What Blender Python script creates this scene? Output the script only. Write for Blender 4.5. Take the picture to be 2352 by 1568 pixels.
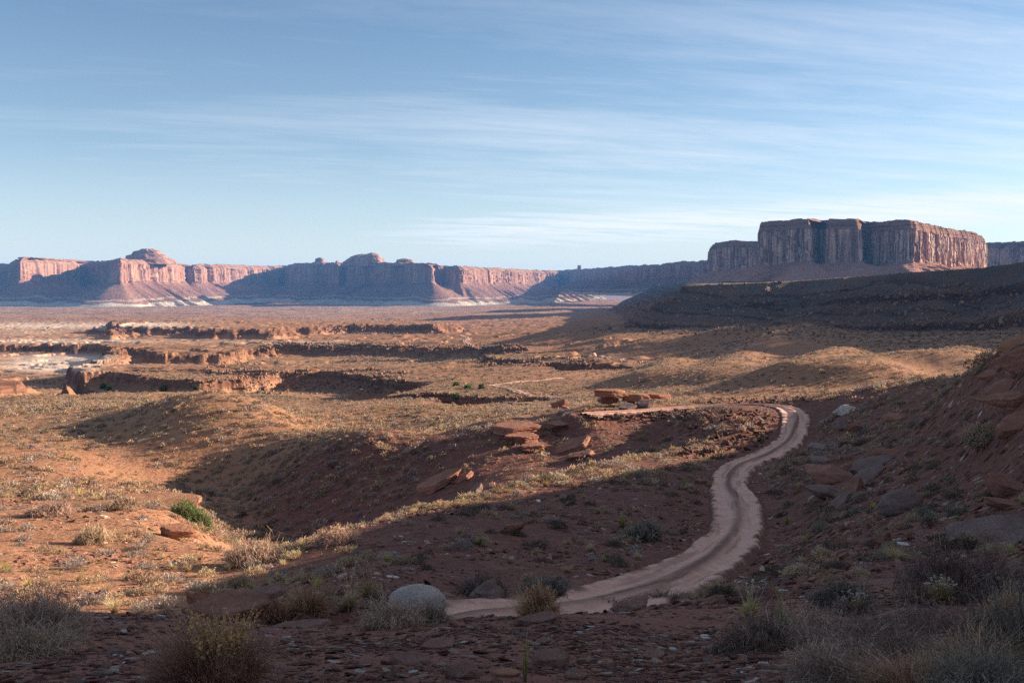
import bpy, bmesh, math, random
import numpy as np
from mathutils import Vector, Matrix, Euler

S = bpy.context.scene
for o in list(bpy.data.objects):
    bpy.data.objects.remove(o, do_unlink=True)
random.seed(7)
RNG = np.random.default_rng(7)

# ------------------------------------------------------------------ camera
F, U0, V0 = 2287.0, 1176.0, 660.0          # focal length, centre column, horizon row on a 2352 x 1568 frame
cd = bpy.data.cameras.new('camera'); cam = bpy.data.objects.new('camera', cd)
S.collection.objects.link(cam); S.camera = cam
cd.sensor_width = 36.0; cd.lens = 36.0 * F / 2352.0
cd.shift_y = -(784.0 - V0) / 2352.0
cam.location = (0, 0, 0); cam.rotation_euler = (math.radians(90), 0, 0)
cd.clip_start = 0.1; cd.clip_end = 60000

# ------------------------------------------------------------------ world, sun, exposure
SUN_EL = math.radians(15.0)
SUN_AZ = math.radians(73.0)                 # from +Y (view direction) towards +X
w = bpy.data.worlds.new('World'); S.world = w; w.use_nodes = True
nt = w.node_tree; nt.nodes.clear()
def nd(nt, t, **k):
    n = nt.nodes.new(t)
    for a, b in k.items():
        if a.startswith('i_'):
            n.inputs[a[2:].replace('_', ' ')].default_value = b
        else: setattr(n, a, b)
    return n
def lk(nt, a, b): nt.links.new(a, b)
out = nd(nt, 'ShaderNodeOutputWorld'); bg = nd(nt, 'ShaderNodeBackground')
sky = nd(nt, 'ShaderNodeTexSky', sky_type='NISHITA', sun_disc=False, sun_elevation=SUN_EL,
         sun_rotation=SUN_AZ, altitude=1400.0, air_density=1.0, dust_density=0.4, ozone_density=2.2)
tc = nd(nt, 'ShaderNodeTexCoord')
sep = nd(nt, 'ShaderNodeSeparateXYZ'); lk(nt, tc.outputs['Generated'], sep.inputs[0])
def mth(nt, op, a, b=None, c=None, clamp=False):
    n = nt.nodes.new('ShaderNodeMath'); n.operation = op; n.use_clamp = clamp
    for i, x in enumerate((a, b, c)):
        if x is None: continue
        if isinstance(x, (int, float)): n.inputs[i].default_value = x
        else: nt.links.new(x, n.inputs[i])
    return n.outputs[0]
zz = mth(nt, 'ADD', mth(nt, 'MAXIMUM', sep.outputs[2], 0.0), 0.05)
px = mth(nt, 'DIVIDE', sep.outputs[0], zz); py = mth(nt, 'DIVIDE', sep.outputs[1], zz)
# cirrus sheet: plan coordinates of the sky layer, stretched along the wind
def streak(ang, sx, sy, off, det, rough, scale):
    c, s_ = math.cos(ang), math.sin(ang)
    a = mth(nt, 'MULTIPLY', mth(nt, 'ADD', mth(nt, 'MULTIPLY', px, c), mth(nt, 'MULTIPLY', py, s_)), sx)
    b = mth(nt, 'MULTIPLY', mth(nt, 'ADD', mth(nt, 'MULTIPLY', px, -s_), mth(nt, 'MULTIPLY', py, c)), sy)
    cb = nd(nt, 'ShaderNodeCombineXYZ'); lk(nt, a, cb.inputs[0]); lk(nt, b, cb.inputs[1]); cb.inputs[2].default_value = off
    n = nd(nt, 'ShaderNodeTexNoise'); n.inputs['Scale'].default_value = scale; n.inputs['Detail'].default_value = det
    n.inputs['Roughness'].default_value = rough; n.inputs['Distortion'].default_value = 0.35
    lk(nt, cb.outputs[0], n.inputs['Vector'])
    return n.outputs['Fac']
def ramp(nt, fac, stops, interp='LINEAR'):
    r = nt.nodes.new('ShaderNodeValToRGB'); r.color_ramp.interpolation = interp
    el = r.color_ramp.elements
    while len(el) < len(stops): el.new(0.5)
    for e, (p, c) in zip(el, stops):
        e.position = p; e.color = (c, c, c, 1) if isinstance(c, (int, float)) else (*c, 1)
    nt.links.new(fac, r.inputs[0]); return r.outputs[0]
n1 = streak(0.16, 0.20, 0.70, 3.1, 10, 0.68, 1.0)
n2 = streak(0.42, 0.14, 0.40, 8.7, 6, 0.55, 1.0)
n3 = streak(0.30, 0.8, 3.0, 1.3, 10, 0.72, 1.0)
hz = ramp(nt, sep.outputs[2], [(0.0, 0.50), (0.07, 0.62), (0.14, 0.80), (0.27, 0.42), (0.36, 0.62)])  # cirrus above the frame is thickened as added fill for shaded ground
azf = mth(nt, 'MULTIPLY_ADD', sep.outputs[0], 0.62, 0.62, clamp=True)     # more cirrus towards the sun
c1 = ramp(nt, n1, [(0.42, 0.0), (0.64, 1.0)])
c2 = ramp(nt, n2, [(0.38, 0.0), (0.66, 1.0)])
c3 = ramp(nt, n3, [(0.42, 0.0), (0.68, 1.0)])
cl = mth(nt, 'ADD', mth(nt, 'MULTIPLY', c1, 0.42), mth(nt, 'ADD', mth(nt, 'MULTIPLY', c2, 0.42), mth(nt, 'MULTIPLY', c3, 0.38)))
cl = mth(nt, 'MULTIPLY', mth(nt, 'MULTIPLY', cl, hz), azf)
# the long bright bank low in the sky on the right
bank_c = mth(nt, 'MULTIPLY_ADD', sep.outputs[0], 0.035, 0.056)
bank = mth(nt, 'DIVIDE', mth(nt, 'SUBTRACT', sep.outputs[2], bank_c), 0.023)
bank = mth(nt, 'POWER', 2.718, mth(nt, 'MULTIPLY', mth(nt, 'MULTIPLY', bank, bank), -1.0))
bank = mth(nt, 'MULTIPLY', bank, mth(nt, 'MULTIPLY', ramp(nt, mth(nt, 'MULTIPLY_ADD', sep.outputs[0], 1.0, 0.5), [(0.26, 0.0), (0.48, 0.9), (1.0, 1.0)]),
                                     ramp(nt, n3, [(0.34, 0.25), (0.56, 1.0)])))
cl = mth(nt, 'MAXIMUM', cl, ramp(nt, sep.outputs[2], [(0.0, 0.55), (0.05, 0.34), (0.14, 0.10), (0.25, 0.04)]))
cl = mth(nt, 'MAXIMUM', cl, mth(nt, 'MULTIPLY', bank, 1.0), clamp=True)
mx = nd(nt, 'ShaderNodeMix', data_type='RGBA'); lk(nt, cl, mx.inputs['Factor'])
hsv = nd(nt, 'ShaderNodeHueSaturation'); hsv.inputs['Saturation'].default_value = 1.04; hsv.inputs['Hue'].default_value = 0.498; lk(nt, sky.outputs[0], hsv.inputs['Color']); lk(nt, hsv.outputs[0], mx.inputs[6]); mx.inputs[7].default_value = (6.6, 6.8, 7.3, 1)
lk(nt, mx.outputs[2], bg.inputs[0]); bg.inputs[1].default_value = 0.05
lk(nt, bg.outputs[0], out.inputs[0])

sd = bpy.data.lights.new('sun', 'SUN'); sun = bpy.data.objects.new('sun', sd); S.collection.objects.link(sun)
sd.energy = 5.0; sd.angle = math.radians(0.53); sd.color = (1.0, 0.82, 0.61)
SUNV = Vector((math.cos(SUN_EL) * math.sin(SUN_AZ), math.cos(SUN_EL) * math.cos(SUN_AZ), math.sin(SUN_EL)))
sun.rotation_euler = SUNV.to_track_quat('Z', 'Y').to_euler()
S.view_settings.view_transform = 'Standard'; S.view_settings.look = 'None'
S.view_settings.exposure = 1.62; S.view_settings.gamma = 1.0
S.render.engine = 'CYCLES'
S.cycles.use_denoising = False; S.cycles.max_bounces = 5; S.cycles.diffuse_bounces = 2; S.cycles.volume_bounces = 0
S.cycles.use_adaptive_sampling = True; S.cycles.adaptive_threshold = 0.008

# ------------------------------------------------------------------ numpy helpers
def sstep(a, b, x):
    t = np.clip((x - a) / (b - a), 0, 1); return t * t * (3 - 2 * t)
def _h(ix, iy, seed):
    n = (ix.astype(np.int64) * 374761393 + iy.astype(np.int64) * 668265263 + seed * 2246822519) & 0xffffffff
    n = ((n ^ (n >> 13)) * 1274126177) & 0xffffffff
    n = ((n ^ (n >> 16)) * 2654435761) & 0xffffffff
    return ((n ^ (n >> 15)) & 0xffffff) / float(0xffffff)
def vn(x, y, seed=0):
    x = np.asarray(x, float); y = np.asarray(y, float)
    ix = np.floor(x); iy = np.floor(y); fx = x - ix; fy = y - iy
    fx = fx * fx * fx * (fx * (fx * 6 - 15) + 10); fy = fy * fy * fy * (fy * (fy * 6 - 15) + 10)
    a = _h(ix, iy, seed); b = _h(ix + 1, iy, seed); c = _h(ix, iy + 1, seed); d = _h(ix + 1, iy + 1, seed)
    return (a + (b - a) * fx) * (1 - fy) + (c + (d - c) * fx) * fy
def fbm(x, y, o=4, seed=0, g=0.5, ridged=False):
    r = 0; a = 1; t = 0
    for k in range(o):
        n = vn(x * 2**k + 17.3 * k, y * 2**k - 9.1 * k, seed + k)
        n = 1 - abs(2 * n - 1) if ridged else n
        r = r + a * n; t += a; a *= g
    return r / t * 2 - 1

def link(o, parent=None):
    S.collection.objects.link(o)
    if parent is not None: o.parent = parent
    return o
def tag(o, label=None, cat=None, group=None, kind=None):
    if label: o['label'] = label
    if cat: o['category'] = cat
    if group: o['group'] = group
    if kind: o['kind'] = kind
    return o
def mesh_np(name, V, Fq, mat, smooth=False, attrs=None, mats=None):
    """V (n,3); Fq: (m,4) or (m,3) int array, or a list of such arrays."""
    me = bpy.data.meshes.new(name)
    Fs = Fq if isinstance(Fq, list) else [Fq]
    tot = sum(len(f) for f in Fs); loops = np.concatenate([f.ravel() for f in Fs]).astype(np.int32)
    st = []; a = 0
    for f in Fs:
        k = f.shape[1]; st.append(a + np.arange(len(f)) * k); a += len(f) * k
    st = np.concatenate(st).astype(np.int32)
    me.vertices.add(len(V)); me.vertices.foreach_set('co', np.ascontiguousarray(V, dtype=np.float32).ravel())
    me.loops.add(len(loops)); me.loops.foreach_set('vertex_index', loops)
    me.polygons.add(tot); me.polygons.foreach_set('loop_start', st)
    me.update(calc_edges=True)
    me.polygons.foreach_set('use_smooth', np.full(tot, smooth, dtype=bool))
    for k, arr in (attrs or {}).items():
        if arr.ndim == 1:
            at = me.attributes.new(k, 'FLOAT', 'POINT'); at.data.foreach_set('value', arr.astype(np.float32))
        else:
            at = me.attributes.new(k, 'FLOAT_COLOR', 'POINT')
            at.data.foreach_set('color', np.c_[arr, np.ones(len(arr))].astype(np.float32).ravel())
    for m in (mat if isinstance(mat, (list, tuple)) else [mat]): me.materials.append(m)
    return me
def grid_faces(nr, nc):
    i = np.arange((nr - 1) * (nc - 1)); r = i // (nc - 1); c = i % (nc - 1); a = r * nc + c
    return np.stack([a, a + 1, a + nc + 1, a + nc], 1)

# ------------------------------------------------------------------ terrain height
# ground control points read as (column, row, distance in metres); height = -(row-660)/2287*distance
CP = """
-300 1430 18 -200 1430 20 0 1402 24 200 1406 24 400 1400 24 480 1392 25 -400 1330 30 0 1320 30 200 1320 31 400 1320 32 520 1330 31
0 1240 40 200 1240 41 380 1240 42 450 1250 41 -400 1170 56 0 1165 56 200 1160 58 350 1152 62 420 1168 59
460 1212 94 500 1232 91 560 1248 90 640 1262 88 700 1262 88 600 1312 58 560 1326 50 660 1292 64 740 1300 30
620 1405 20 850 1388 19 850 1320 25 850 1262 33 750 1225 39 900 1186 47
1000 1402 19.5 1000 1320 27 1000 1240 36 1000 1158 51 1200 1402 21 1200 1320 29 1200 1240 39 1200 1160 52 1200 1110 63
1080 1412 19 1240 1395 21 1400 1370 25 1400 1300 33 1400 1200 46 1400 1100 64 1400 1066 75
1550 1322 31 1550 1250 40 1550 1150 54 1550 1080 70 1550 1033 85 1650 1265 38 1690 1205 48 1690 1150 56 1672 1100 66 1700 1065 76 1650 1003 93
1750 1300 32 1800 1200 44 1800 1120 57 1800 1060 72 1815 1010 88 1822 970 97 1825 945 104 1790 929 112 1720 926 118 1600 933 121 1480 941 119 1330 947 115
1700 942 106 1620 960 104 1745 960 101 1500 968 114 1500 1002 112 1500 1034 103 1300 1060 103 1300 1010 114 1300 966 115 1600 1010 96
1150 1107 95 1150 1056 104 1150 1002 110 1150 978 113 1150 962 138 1000 1150 97 1000 1098 104 1000 1042 109 1000 1012 112 1000 978 150
850 1197 96 850 1141 104 850 1088 110 850 1050 114 850 1034 126 700 1240 97 700 1183 105 700 1120 113 700 1080 121 550 1190 109 550 1150 117 550 1110 125
420 1140 104 300 1122 100 0 1120 90 0 1080 106 -400 1100 95 150 1060 118 0 1020 132 0 980 155 -400 1000 140
250 990 148 330 968 152 450 968 154 600 988 150 800 1018 145 1000 1036 118 280 1092 122 350 1118 120 450 1110 126 700 1040 140
0 948 190 300 935 215 600 945 208 900 985 186 1000 958 225 850 945 245 740 965 215 -400 950 200
0 909 330 300 898 350 570 898 350 800 915 330 1000 917 300 1250 915 300 -400 915 320 1400 905 290 1500 905 250
1500 860 400 1500 820 580 1500 780 830 1850 905 210 1850 860 320 1850 825 420 1850 790 540 1850 765 700
2100 880 230 2100 850 290 2100 815 370 2100 790 470 2300 830 290 2300 790 400 2500 800 350 1700 905 225 2600 770 420
0 870 470 500 850 600 1000 870 450 0 820 750 500 820 750 1000 820 740 500 790 1050 1000 790 1000 0 790 1100 1250 800 800 1250 860 440
0 755 1900 500 755 1900 1000 755 1800 1400 752 1300 500 735 2900 1000 735 2700 0 735 3000 500 716 4700 1000 716 4600 0 716 4800
1400 732 2000 1400 716 3500 0 702 7200 500 702 7200 1000 702 7000 1400 702 6500 500 689 12000 1400 689 12000 1900 740 1300 1900 716 3500 1900 702 7000 2352 760 800 2352 730 1800 2352 702 6500 2352 689 12000
-400 760 1800 -400 716 4700 -400 689 12000 -400 830 700
1950 1350 14 2100 1350 15 2352 1330 15 2352 1240 22 2100 1250 23 1950 1250 30 2100 1175 33 2100 1100 44 2100 1000 62 2100 950 74 2100 905 88 2100 872 100
2352 1160 28 2352 1060 33 2352 950 38 2352 860 43 2352 800 48 2250 830 62 2250 900 55 2250 1000 46 2250 1100 36 2000 886 104 2000 920 98 1900 910 112 1900 1000 84 1950 1100 56
2000 905 130 2150 900 125 2300 870 100 2400 860 90 2450 800 48 2500 900 36 2500 1200 22 2600 800 45
1800 918 135 1600 925 140 1400 945 140 2000 930 160 2250 880 160
"""
cp = np.array(CP.split(), float).reshape(-1, 3)
AL = 2.2
def _feat(u, y): return np.stack([u / 400.0, AL * np.log(y)], -1)
P = _feat(cp[:, 0], cp[:, 2]); Nn = len(P)
def _tps(d2): return 0.5 * d2 * np.log(d2 + 1e-9)
K = _tps(((P[:, None] - P[None]) ** 2).sum(-1)) + np.eye(Nn) * 0.02
# row offset scaled so that near and far errors weigh alike
def _base(y): return 660 + 2287 * (2.6 + 0.115 * np.minimum(y, 300) + 0.004 * y) / (y + 3.0)
A_ = np.block([[K, np.ones((Nn, 1)), P], [np.ones((1, Nn)), np.zeros((1, 3))], [P.T, np.zeros((2, 3))]])
WT = np.linalg.solve(A_, np.r_[cp[:, 1] - _base(cp[:, 2]), 0, 0, 0])
GU = np.linspace(-450, 2650, 260); GL = np.linspace(math.log(8), math.log(13000), 360)
gu, gl = np.meshgrid(GU, GL)
ff = np.stack([gu.ravel() / 400, AL * gl.ravel()], -1)
gv = np.zeros(len(ff))
for i in range(0, len(ff), 20000):
    d2 = ((ff[i:i+20000, None] - P[None]) ** 2).sum(-1)
    gv[i:i+20000] = _tps(d2) @ WT[:Nn] + WT[Nn] + ff[i:i+20000] @ WT[Nn+1:]
gv = gv.reshape(gu.shape) + _base(np.exp(gl))
def bil(G, a, b):       # a: row coordinate, b: col coordinate, in cells
    a = np.clip(a, 0, G.shape[0] - 1.001); b = np.clip(b, 0, G.shape[1] - 1.001)
    i = a.astype(int); j = b.astype(int); fa = a - i; fb = b - j
    return (G[i, j] * (1 - fb) + G[i, j+1] * fb) * (1 - fa) + (G[i+1, j] * (1 - fb) + G[i+1, j+1] * fb) * fa
def base_v(u, y):
    return bil(gv, (np.log(np.maximum(y, 8)) - GL[0]) / (GL[1] - GL[0]), (np.clip(u, -440, 2640) - GU[0]) / (GU[1] - GU[0]))
def base_z(x, y): return -(base_v(U0 + F * x / y, y) - V0) / F * np.maximum(y, 8)
_ly = np.log(np.geomspace(9, 12500, 700))
def y_at(u, v):         # distance of the base surface seen at column u, row v, far side solution
    yy = np.exp(_ly); vv = base_v(np.full(700, float(u)), yy)
    k = np.where(vv >= v)[0]
    i = k[-1] if len(k) else 0
    return float(yy[min(i, 699)])
def W(u, v, y=None):
    y = y_at(u, v) if y is None else y
    return ((u - U0) / F * y, y)
def at(u, v, y): return ((u - U0) / F * y, y, -(v - V0) / F * y)

def poly_sd(x, y, poly):   # signed distance, + inside
    p = np.array(poly); d = np.full(x.shape, 1e18); ins = np.zeros(x.shape, bool)
    for k in range(len(p)):
        a = p[k]; b = p[(k + 1) % len(p)]; e = b - a
        t = np.clip(((x - a[0]) * e[0] + (y - a[1]) * e[1]) / (e @ e), 0, 1)
        d = np.minimum(d, (x - a[0] - t * e[0]) ** 2 + (y - a[1] - t * e[1]) ** 2)
        c = ((a[1] > y) != (b[1] > y))
        xi = a[0] + (y - a[1]) / ((b[1] - a[1]) if b[1] != a[1] else 1e-9) * e[0]
        ins ^= c & (x < xi)
    return np.where(ins, 1, -1) * np.sqrt(d)

# canyon heads and benches, drawn on the plain as (column,row) outlines
DROPS = [  # outline, depth of cliff, depth of slope below it, edge roughness (m)
 ([(-300,930),(-100,915),(60,906),(180,903),(330,897),(480,895),(580,900),(700,915),(900,921),(1060,922),(1290,921),(1240,913),(1080,905),(1000,898),(930,885),(880,868),(760,852),(640,848),(560,860),(470,872),(400,862),(290,850),(200,845),(160,858),(60,876),(-300,880)], 3.4, 5, 9),
 ([(235,836),(260,834),(330,828),(420,830),(500,838),(600,834),(700,829),(780,832),(850,836),(960,832),(1080,833),(1180,838),(1330,846),(1460,846),(1440,836),(1330,832),(1200,824),(1120,814),(1180,806),(1230,800),(1120,796),(960,794),(800,793),(700,791),(610,789),(560,800),(500,806),(380,808),(345,797),(262,792),(262,808),(235,822)], 4.2, 4.5, 10),
 ([(-300,788),(60,787),(140,790),(262,791),(262,806),(215,822),(195,845),(175,870),(150,900),(-300,912)], 6.5, 2, 8),
]
RAISES = [
 ([(-80,872),(20,871),(46,868),(50,862),(30,856),(-80,856)], 7, 3, 3), # outline on the plain, cliff height, slope height, edge roughness
 ([(257,776),(300,768),(400,771),(500,776),(620,777),(660,773),(690,768),(735,768),(750,764),(800,762),(900,763),(1000,764),(1060,757),(900,750),(600,746),(400,746),(250,760)], 5.5, 7, 14),
 ([(190,764),(260,756),(330,754),(330,758),(240,768)], 3, 3, 6),
]
DR = [(np.array([W(*q) for q in pl]), a, b, r) for pl, a, b, r in DROPS]
RS = [(np.array([W(*q) for q in pl]), a, b, r) for pl, a, b, r in RAISES]
# the big shaded ridge that carries the butte, and an unseen mesa added right of the frame to shade it
RIDGE = [(s_, y_) for s_, y_ in [(1590,1010),(1660,980),(1760,930),(1840,930),(1920,860),(2010,850),(2100,790),(2200,760),(2300,740),(2420,690),(2700,640),(3400,560),(5200,900),(4200,1800),(3600,4200),(1500,4600),(1560,2600),(1600,1700),(1600,1300)]]
RIDGE = np.array([((a - U0) / F * b, b) for a, b in RIDGE])
SHADE_MESA = np.array([(620,500),(800,330),(1100,260),(1600,300),(1900,1100),(1300,1700),(900,1500),(680,1000)], float)

ROAD = [(600,1600,12.5),(780,1540,14.8),(950,1462,17.2),(1080,1410,19),(1240,1393,21),(1400,1368,25),(1550,1318,31),(1650,1262,38),(1692,1205,47),(1690,1150,56),(1675,1105,65),(1700,1066,75),(1765,1040,83),(1812,1010,90),(1826,975,97),(1824,948,104),(1792,932,111),(1720,927,118),(1600,933,121),(1480,941,119.5),(1345,949,115.5)]
def crom(pts, n):
    p = np.array(pts, float); p = np.vstack([2*p[0]-p[1], p, 2*p[-1]-p[-2]]); r = []
    for i in range(1, len(p) - 2):
        t = np.linspace(0, 1, n, endpoint=False)[:, None]
        a, b, c, d = p[i-1], p[i], p[i+1], p[i+2]
        r.append(0.5 * ((2*b) + (-a + c)*t + (2*a - 5*b + 4*c - d)*t**2 + (-a + 3*b - 3*c + d)*t**3))
    return np.vstack(r + [p[-2][None]])
road_c = crom([at(*q) for q in ROAD], 24)
# bench edge distance by column
EB_u = np.array([-600,0,250,430,560,640,850,1080,1180,1300,1450,1650,1800,1950,2120,2352,2800.])
EB_v = np.array([1398,1400,1404,1410,1424,1432,1432,1426,1424,1410,1402,1388,1384,1372,1342,1316,1310.])
def bench_z(y): return -(1.62 + 0.243 * (np.maximum(y, 2.2) - 4.28)) - 0.08
def edge_y(u):
    t = (np.interp(u, EB_u, EB_v) - V0) / F
    return np.minimum(0.66 / np.maximum(t - 0.243, 0.02), 14.0)

CREST_Y = np.array([-50,0,12,19,25,30,36,44,55,67,86,101,117,124,138,210])
CREST_Z = np.array([13,11,10,8.2,5.8,4.2,3.0,2.8,3.4,2.6,-0.4,-1.0,-0.5,-7.5,-12,-20.])

def height(x, y):
    x = np.asarray(x, float); y = np.asarray(y, float)
    yy = np.maximum(y, 0.5)
    s = x / yy; sc = np.clip(s, -0.62, 0.58); xc = sc * yy
    u = U0 + F * sc
    z = base_z(xc, np.maximum(yy, 8))
    far = sstep(350, 900, yy)
    # rolling detail
    z = z + fbm(x / 9, y / 9, 4, 3) * 0.28 * sstep(14, 60, yy) + fbm(x / 24, y / 34, 3, 7) * 1.1 * sstep(105, 150, yy) * (1 - sstep(300, 420, yy)) + fbm(x / 70, y / 70, 4, 9) * 2.2 * sstep(150, 500, yy)
    z = z + fbm(x / 2.2, y / 2.2, 3, 5) * 0.10 * sstep(8, 16, yy)
    z = z + fbm(x / 420, y / 260, 5, 21, ridged=True) * 9 * sstep(1800, 4000, yy)
    # spurs running down to the left on the sunlit slopes
    for pts, hh, wd in SPURS:
        a = np.array(pts)
        d = np.full(x.shape, 1e9); 
        for k in range(len(a) - 1):
            e = a[k+1] - a[k]; t = np.clip(((x - a[k][0]) * e[0] + (y - a[k][1]) * e[1]) / (e @ e), 0, 1)
            d = np.minimum(d, np.hypot(x - a[k][0] - t * e[0], y - a[k][1] - t * e[1]))
        z = z + hh * np.exp(-(d / wd) ** 2)
    wx = fbm(x / 38, y / 38, 4, 31); wy = fbm(x / 11, y / 11, 3, 37); wz = fbm(x / 3.5, y / 3.5, 2, 39)
    cliff = np.zeros_like(z)
    # thin broken ledges on the plain
    tn = fbm(x / 210, y / 90, 5, 131) * 3.4 + fbm(x / 30, y / 20, 3, 133) * 0.25
    fr = tn - np.floor(tn); lk_ = sstep(420, 700, yy) * (1 - sstep(2600, 3600, yy)) * (1 - sstep(0.12, 0.22, s))
    z = z + lk_ * (np.floor(tn) + sstep(0.90, 1.0, fr) - tn) * 3.4
    cliff = cliff + lk_ * sstep(0.88, 0.91, fr) * 0.9
    m = (yy > 260) & (yy < 2600)
    if m.any():
        xm, ym = x[m], yy[m]; zm = z[m].copy(); cm = np.zeros(len(xm))
        for pl, a, b, r in DR:
            sd_ = poly_sd(xm, ym, pl) + wx[m] * r * 2.2 + wy[m] * r * 0.8 + wz[m] * 1.2
            zm -= a * sstep(0, 2.2, sd_) + b * sstep(2, 2 + b * 1.9, sd_) + 0.35 * a * sstep(7, 8.5, sd_) * (b > 8)
            cm = np.maximum(cm, sstep(-1.5, 0.5, sd_) * (1 - sstep(3, 4.5, sd_)))
            cm = np.maximum(cm, 0.45 * sstep(2, 5, sd_) * (1 - sstep(b * 1.6, b * 2.4, sd_)))
        for pl, a, b, r in RS:
            sd_ = poly_sd(xm, ym, pl) + wx[m] * r * 2.2 + wy[m] * r * 0.8 + wz[m] * 1.2
            zm += a * 0.6 * sstep(14, 16.5, sd_) + a * 0.5 * sstep(1, 4, sd_) + b * 0.6 * sstep(-b * 2.0, 1, sd_) + b * 0.4 * sstep(4, 14, sd_)
            cm = np.maximum(cm, sstep(-1, 1, sd_) * (1 - sstep(14, 19, sd_)))
        z[m] = zm; cliff[m] = cm
    m = (yy > 180)
    if m.any():
        xm, ym = x[m], yy[m]
        for pl, kind in ((RIDGE, 0), (SHADE_MESA, 1)):
            sd_ = poly_sd(xm, ym, pl)
            sd_ = sd_ + fbm(xm / 90, ym / 90, 5, 41) * 22 + fbm(xm / 14, ym / 14, 4, 43) * 3.5
            if kind == 0:
                zt = np.interp(xm / ym, [0.17, 0.2, 0.27, 0.33, 0.405, 0.47, 0.514, 0.7, 1.2], [1.5, 2.2, 5.0, 8.2, 12.0, 14.5, 18.5, 26, 36]) + 8 * sstep(1000, 2600, ym)
                dr = 5 * sstep(-3, 0, -sd_ - 1.0) * 0 
                q = -sd_
                prof = 4.5 * sstep(0, 6, q) + 0.50 * np.clip(q - 3, 0, 62) + 3.2 * sstep(28, 33, q) + 4.5 * sstep(64, 69, q) + 3.0 * sstep(80, 85, q) + 0.26 * np.clip(q - 67, 0, 60) + 3.5 * sstep(96, 101, q) + 2.5 * sstep(114, 119, q) + 0.55 * np.clip(q - 127, 0, 400)
                prof = prof + fbm(xm / 24, ym / 24, 4, 47) * 2.6 * sstep(3, 20, q)
            else:
                zt = np.full(len(xm), 120.0); q = -sd_
                prof = 60 * sstep(0, 12, q) + 0.55 * np.clip(q - 12, 0, 400)
            zr = zt - prof
            better = zr > z[m]
            tmp = z[m]; tmp = np.where(better, zr, tmp); z[m] = tmp
            cc = cliff[m]; led = np.maximum(0.5 * sstep(-2, 3, q) * (1 - sstep(3, 8, q)), np.maximum.reduce([sstep(c_ - 3, c_ + 1, q) * (1 - sstep(c_ + 4, c_ + 9, q)) * sstep(-.35, .1, fbm(xm / 60, ym / 60, 3, int(c_))) for c_ in (28, 64, 80, 96, 114)]))
            cliff[m] = np.where(better, np.maximum(led, 0.5 * sstep(2, 8, q)), cc)
    # road bed cut into the slope
    m = (yy > 14) & (yy < 130) & (x > -8) & (x < 50)
    if m.any():
        xm, ym = x[m], yy[m]; best = np.full(len(xm), 1e9); zb = np.zeros(len(xm))
        rc = road_c[::2]
        for k in range(len(rc) - 1):
            e = rc[k+1] - rc[k]; t = np.clip(((xm - rc[k][0]) * e[0] + (ym - rc[k][1]) * e[1]) / (e[0]**2 + e[1]**2), 0, 1)
            d = np.hypot(xm - rc[k][0] - t * e[0], ym - rc[k][1] - t * e[1]); c = d < best
            best = np.where(c, d, best); zb = np.where(c, rc[k][2] + t * e[2], zb)
        k = 1 - sstep(1.7, 4.2, best)
        z[m] = z[m] * (1 - k) + (zb - 0.10) * k - 0.14 * (1 - sstep(1.1, 1.7, best))
    # hill to the right of the camera
    xe = 0.55 * yy + 1.5; xcst = np.maximum(27.0, xe + 9)
    hz_ = np.interp(yy, CREST_Y, CREST_Z) + fbm(x / 8, y / 8, 3, 61) * 0.8
    k = sstep(0, 1, (x - xe) / (xcst - xe)) * (1 - sstep(150, 260, yy))
    zn = z * (1 - k) + hz_ * k
    zn = np.where(x > xe, zn, z)
    # foreground bench
    ye = edge_y(U0 + F * np.clip(s, -0.62, 0.62)) + fbm(x / 0.9, y / 0.9, 3, 71) * 0.35
    kb = 1 - sstep(0.0, 2.6, yy - ye)
    zb_ = bench_z(yy) + fbm(x / 1.6, y / 1.6, 4, 75) * 0.07 + 0.035 * np.maximum(s - 0.2, 0) * yy
    zb_ = zb_ + sstep(0, 1, (x - xe) / (xcst - xe)) * (hz_ - zb_)
    zn = zn * (1 - kb) + zb_ * kb
    return zn, cliff

def wy(*q): return [np.array([(a - U0) / F * c, c]) for a, b, c in q]
def wl(*q): return [np.array(W(a, b)) for a, b in q]
SPURS = [
 (wy((600,985,152),(680,1010,142),(770,1050,128),(800,1080,118)), 3.2, 11), (wy((440,962,156),(430,985,146),(450,1010,138)), 2.6, 9),
 (wy((860,950,225),(900,975,200)), 3.5, 20),
 (wl((1545,838),(1515,865),(1490,885)), 4.2, 13), (wl((1700,832),(1672,860),(1650,892)), 5.2, 14), (wl((1930,832),(1860,860),(1800,892)), 5.6, 15), (wl((2080,836),(2030,860),(1995,886)), 4.5, 13), (wl((2230,826),(2180,850)), 4, 12),
 (wl((1840,766),(1800,790),(1780,812)), 7, 26), (wl((1600,752),(1560,775),(1500,800)), 6, 30), (wl((1480,752),(1440,772),(1400,792)), 6, 30),
 (wl((1390,752),(1350,768),(1300,782)), 7, 36), (wl((1720,760),(1660,785)), 7, 26), (wl((1250,758),(1200,772)), 5, 40),
]
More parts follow.
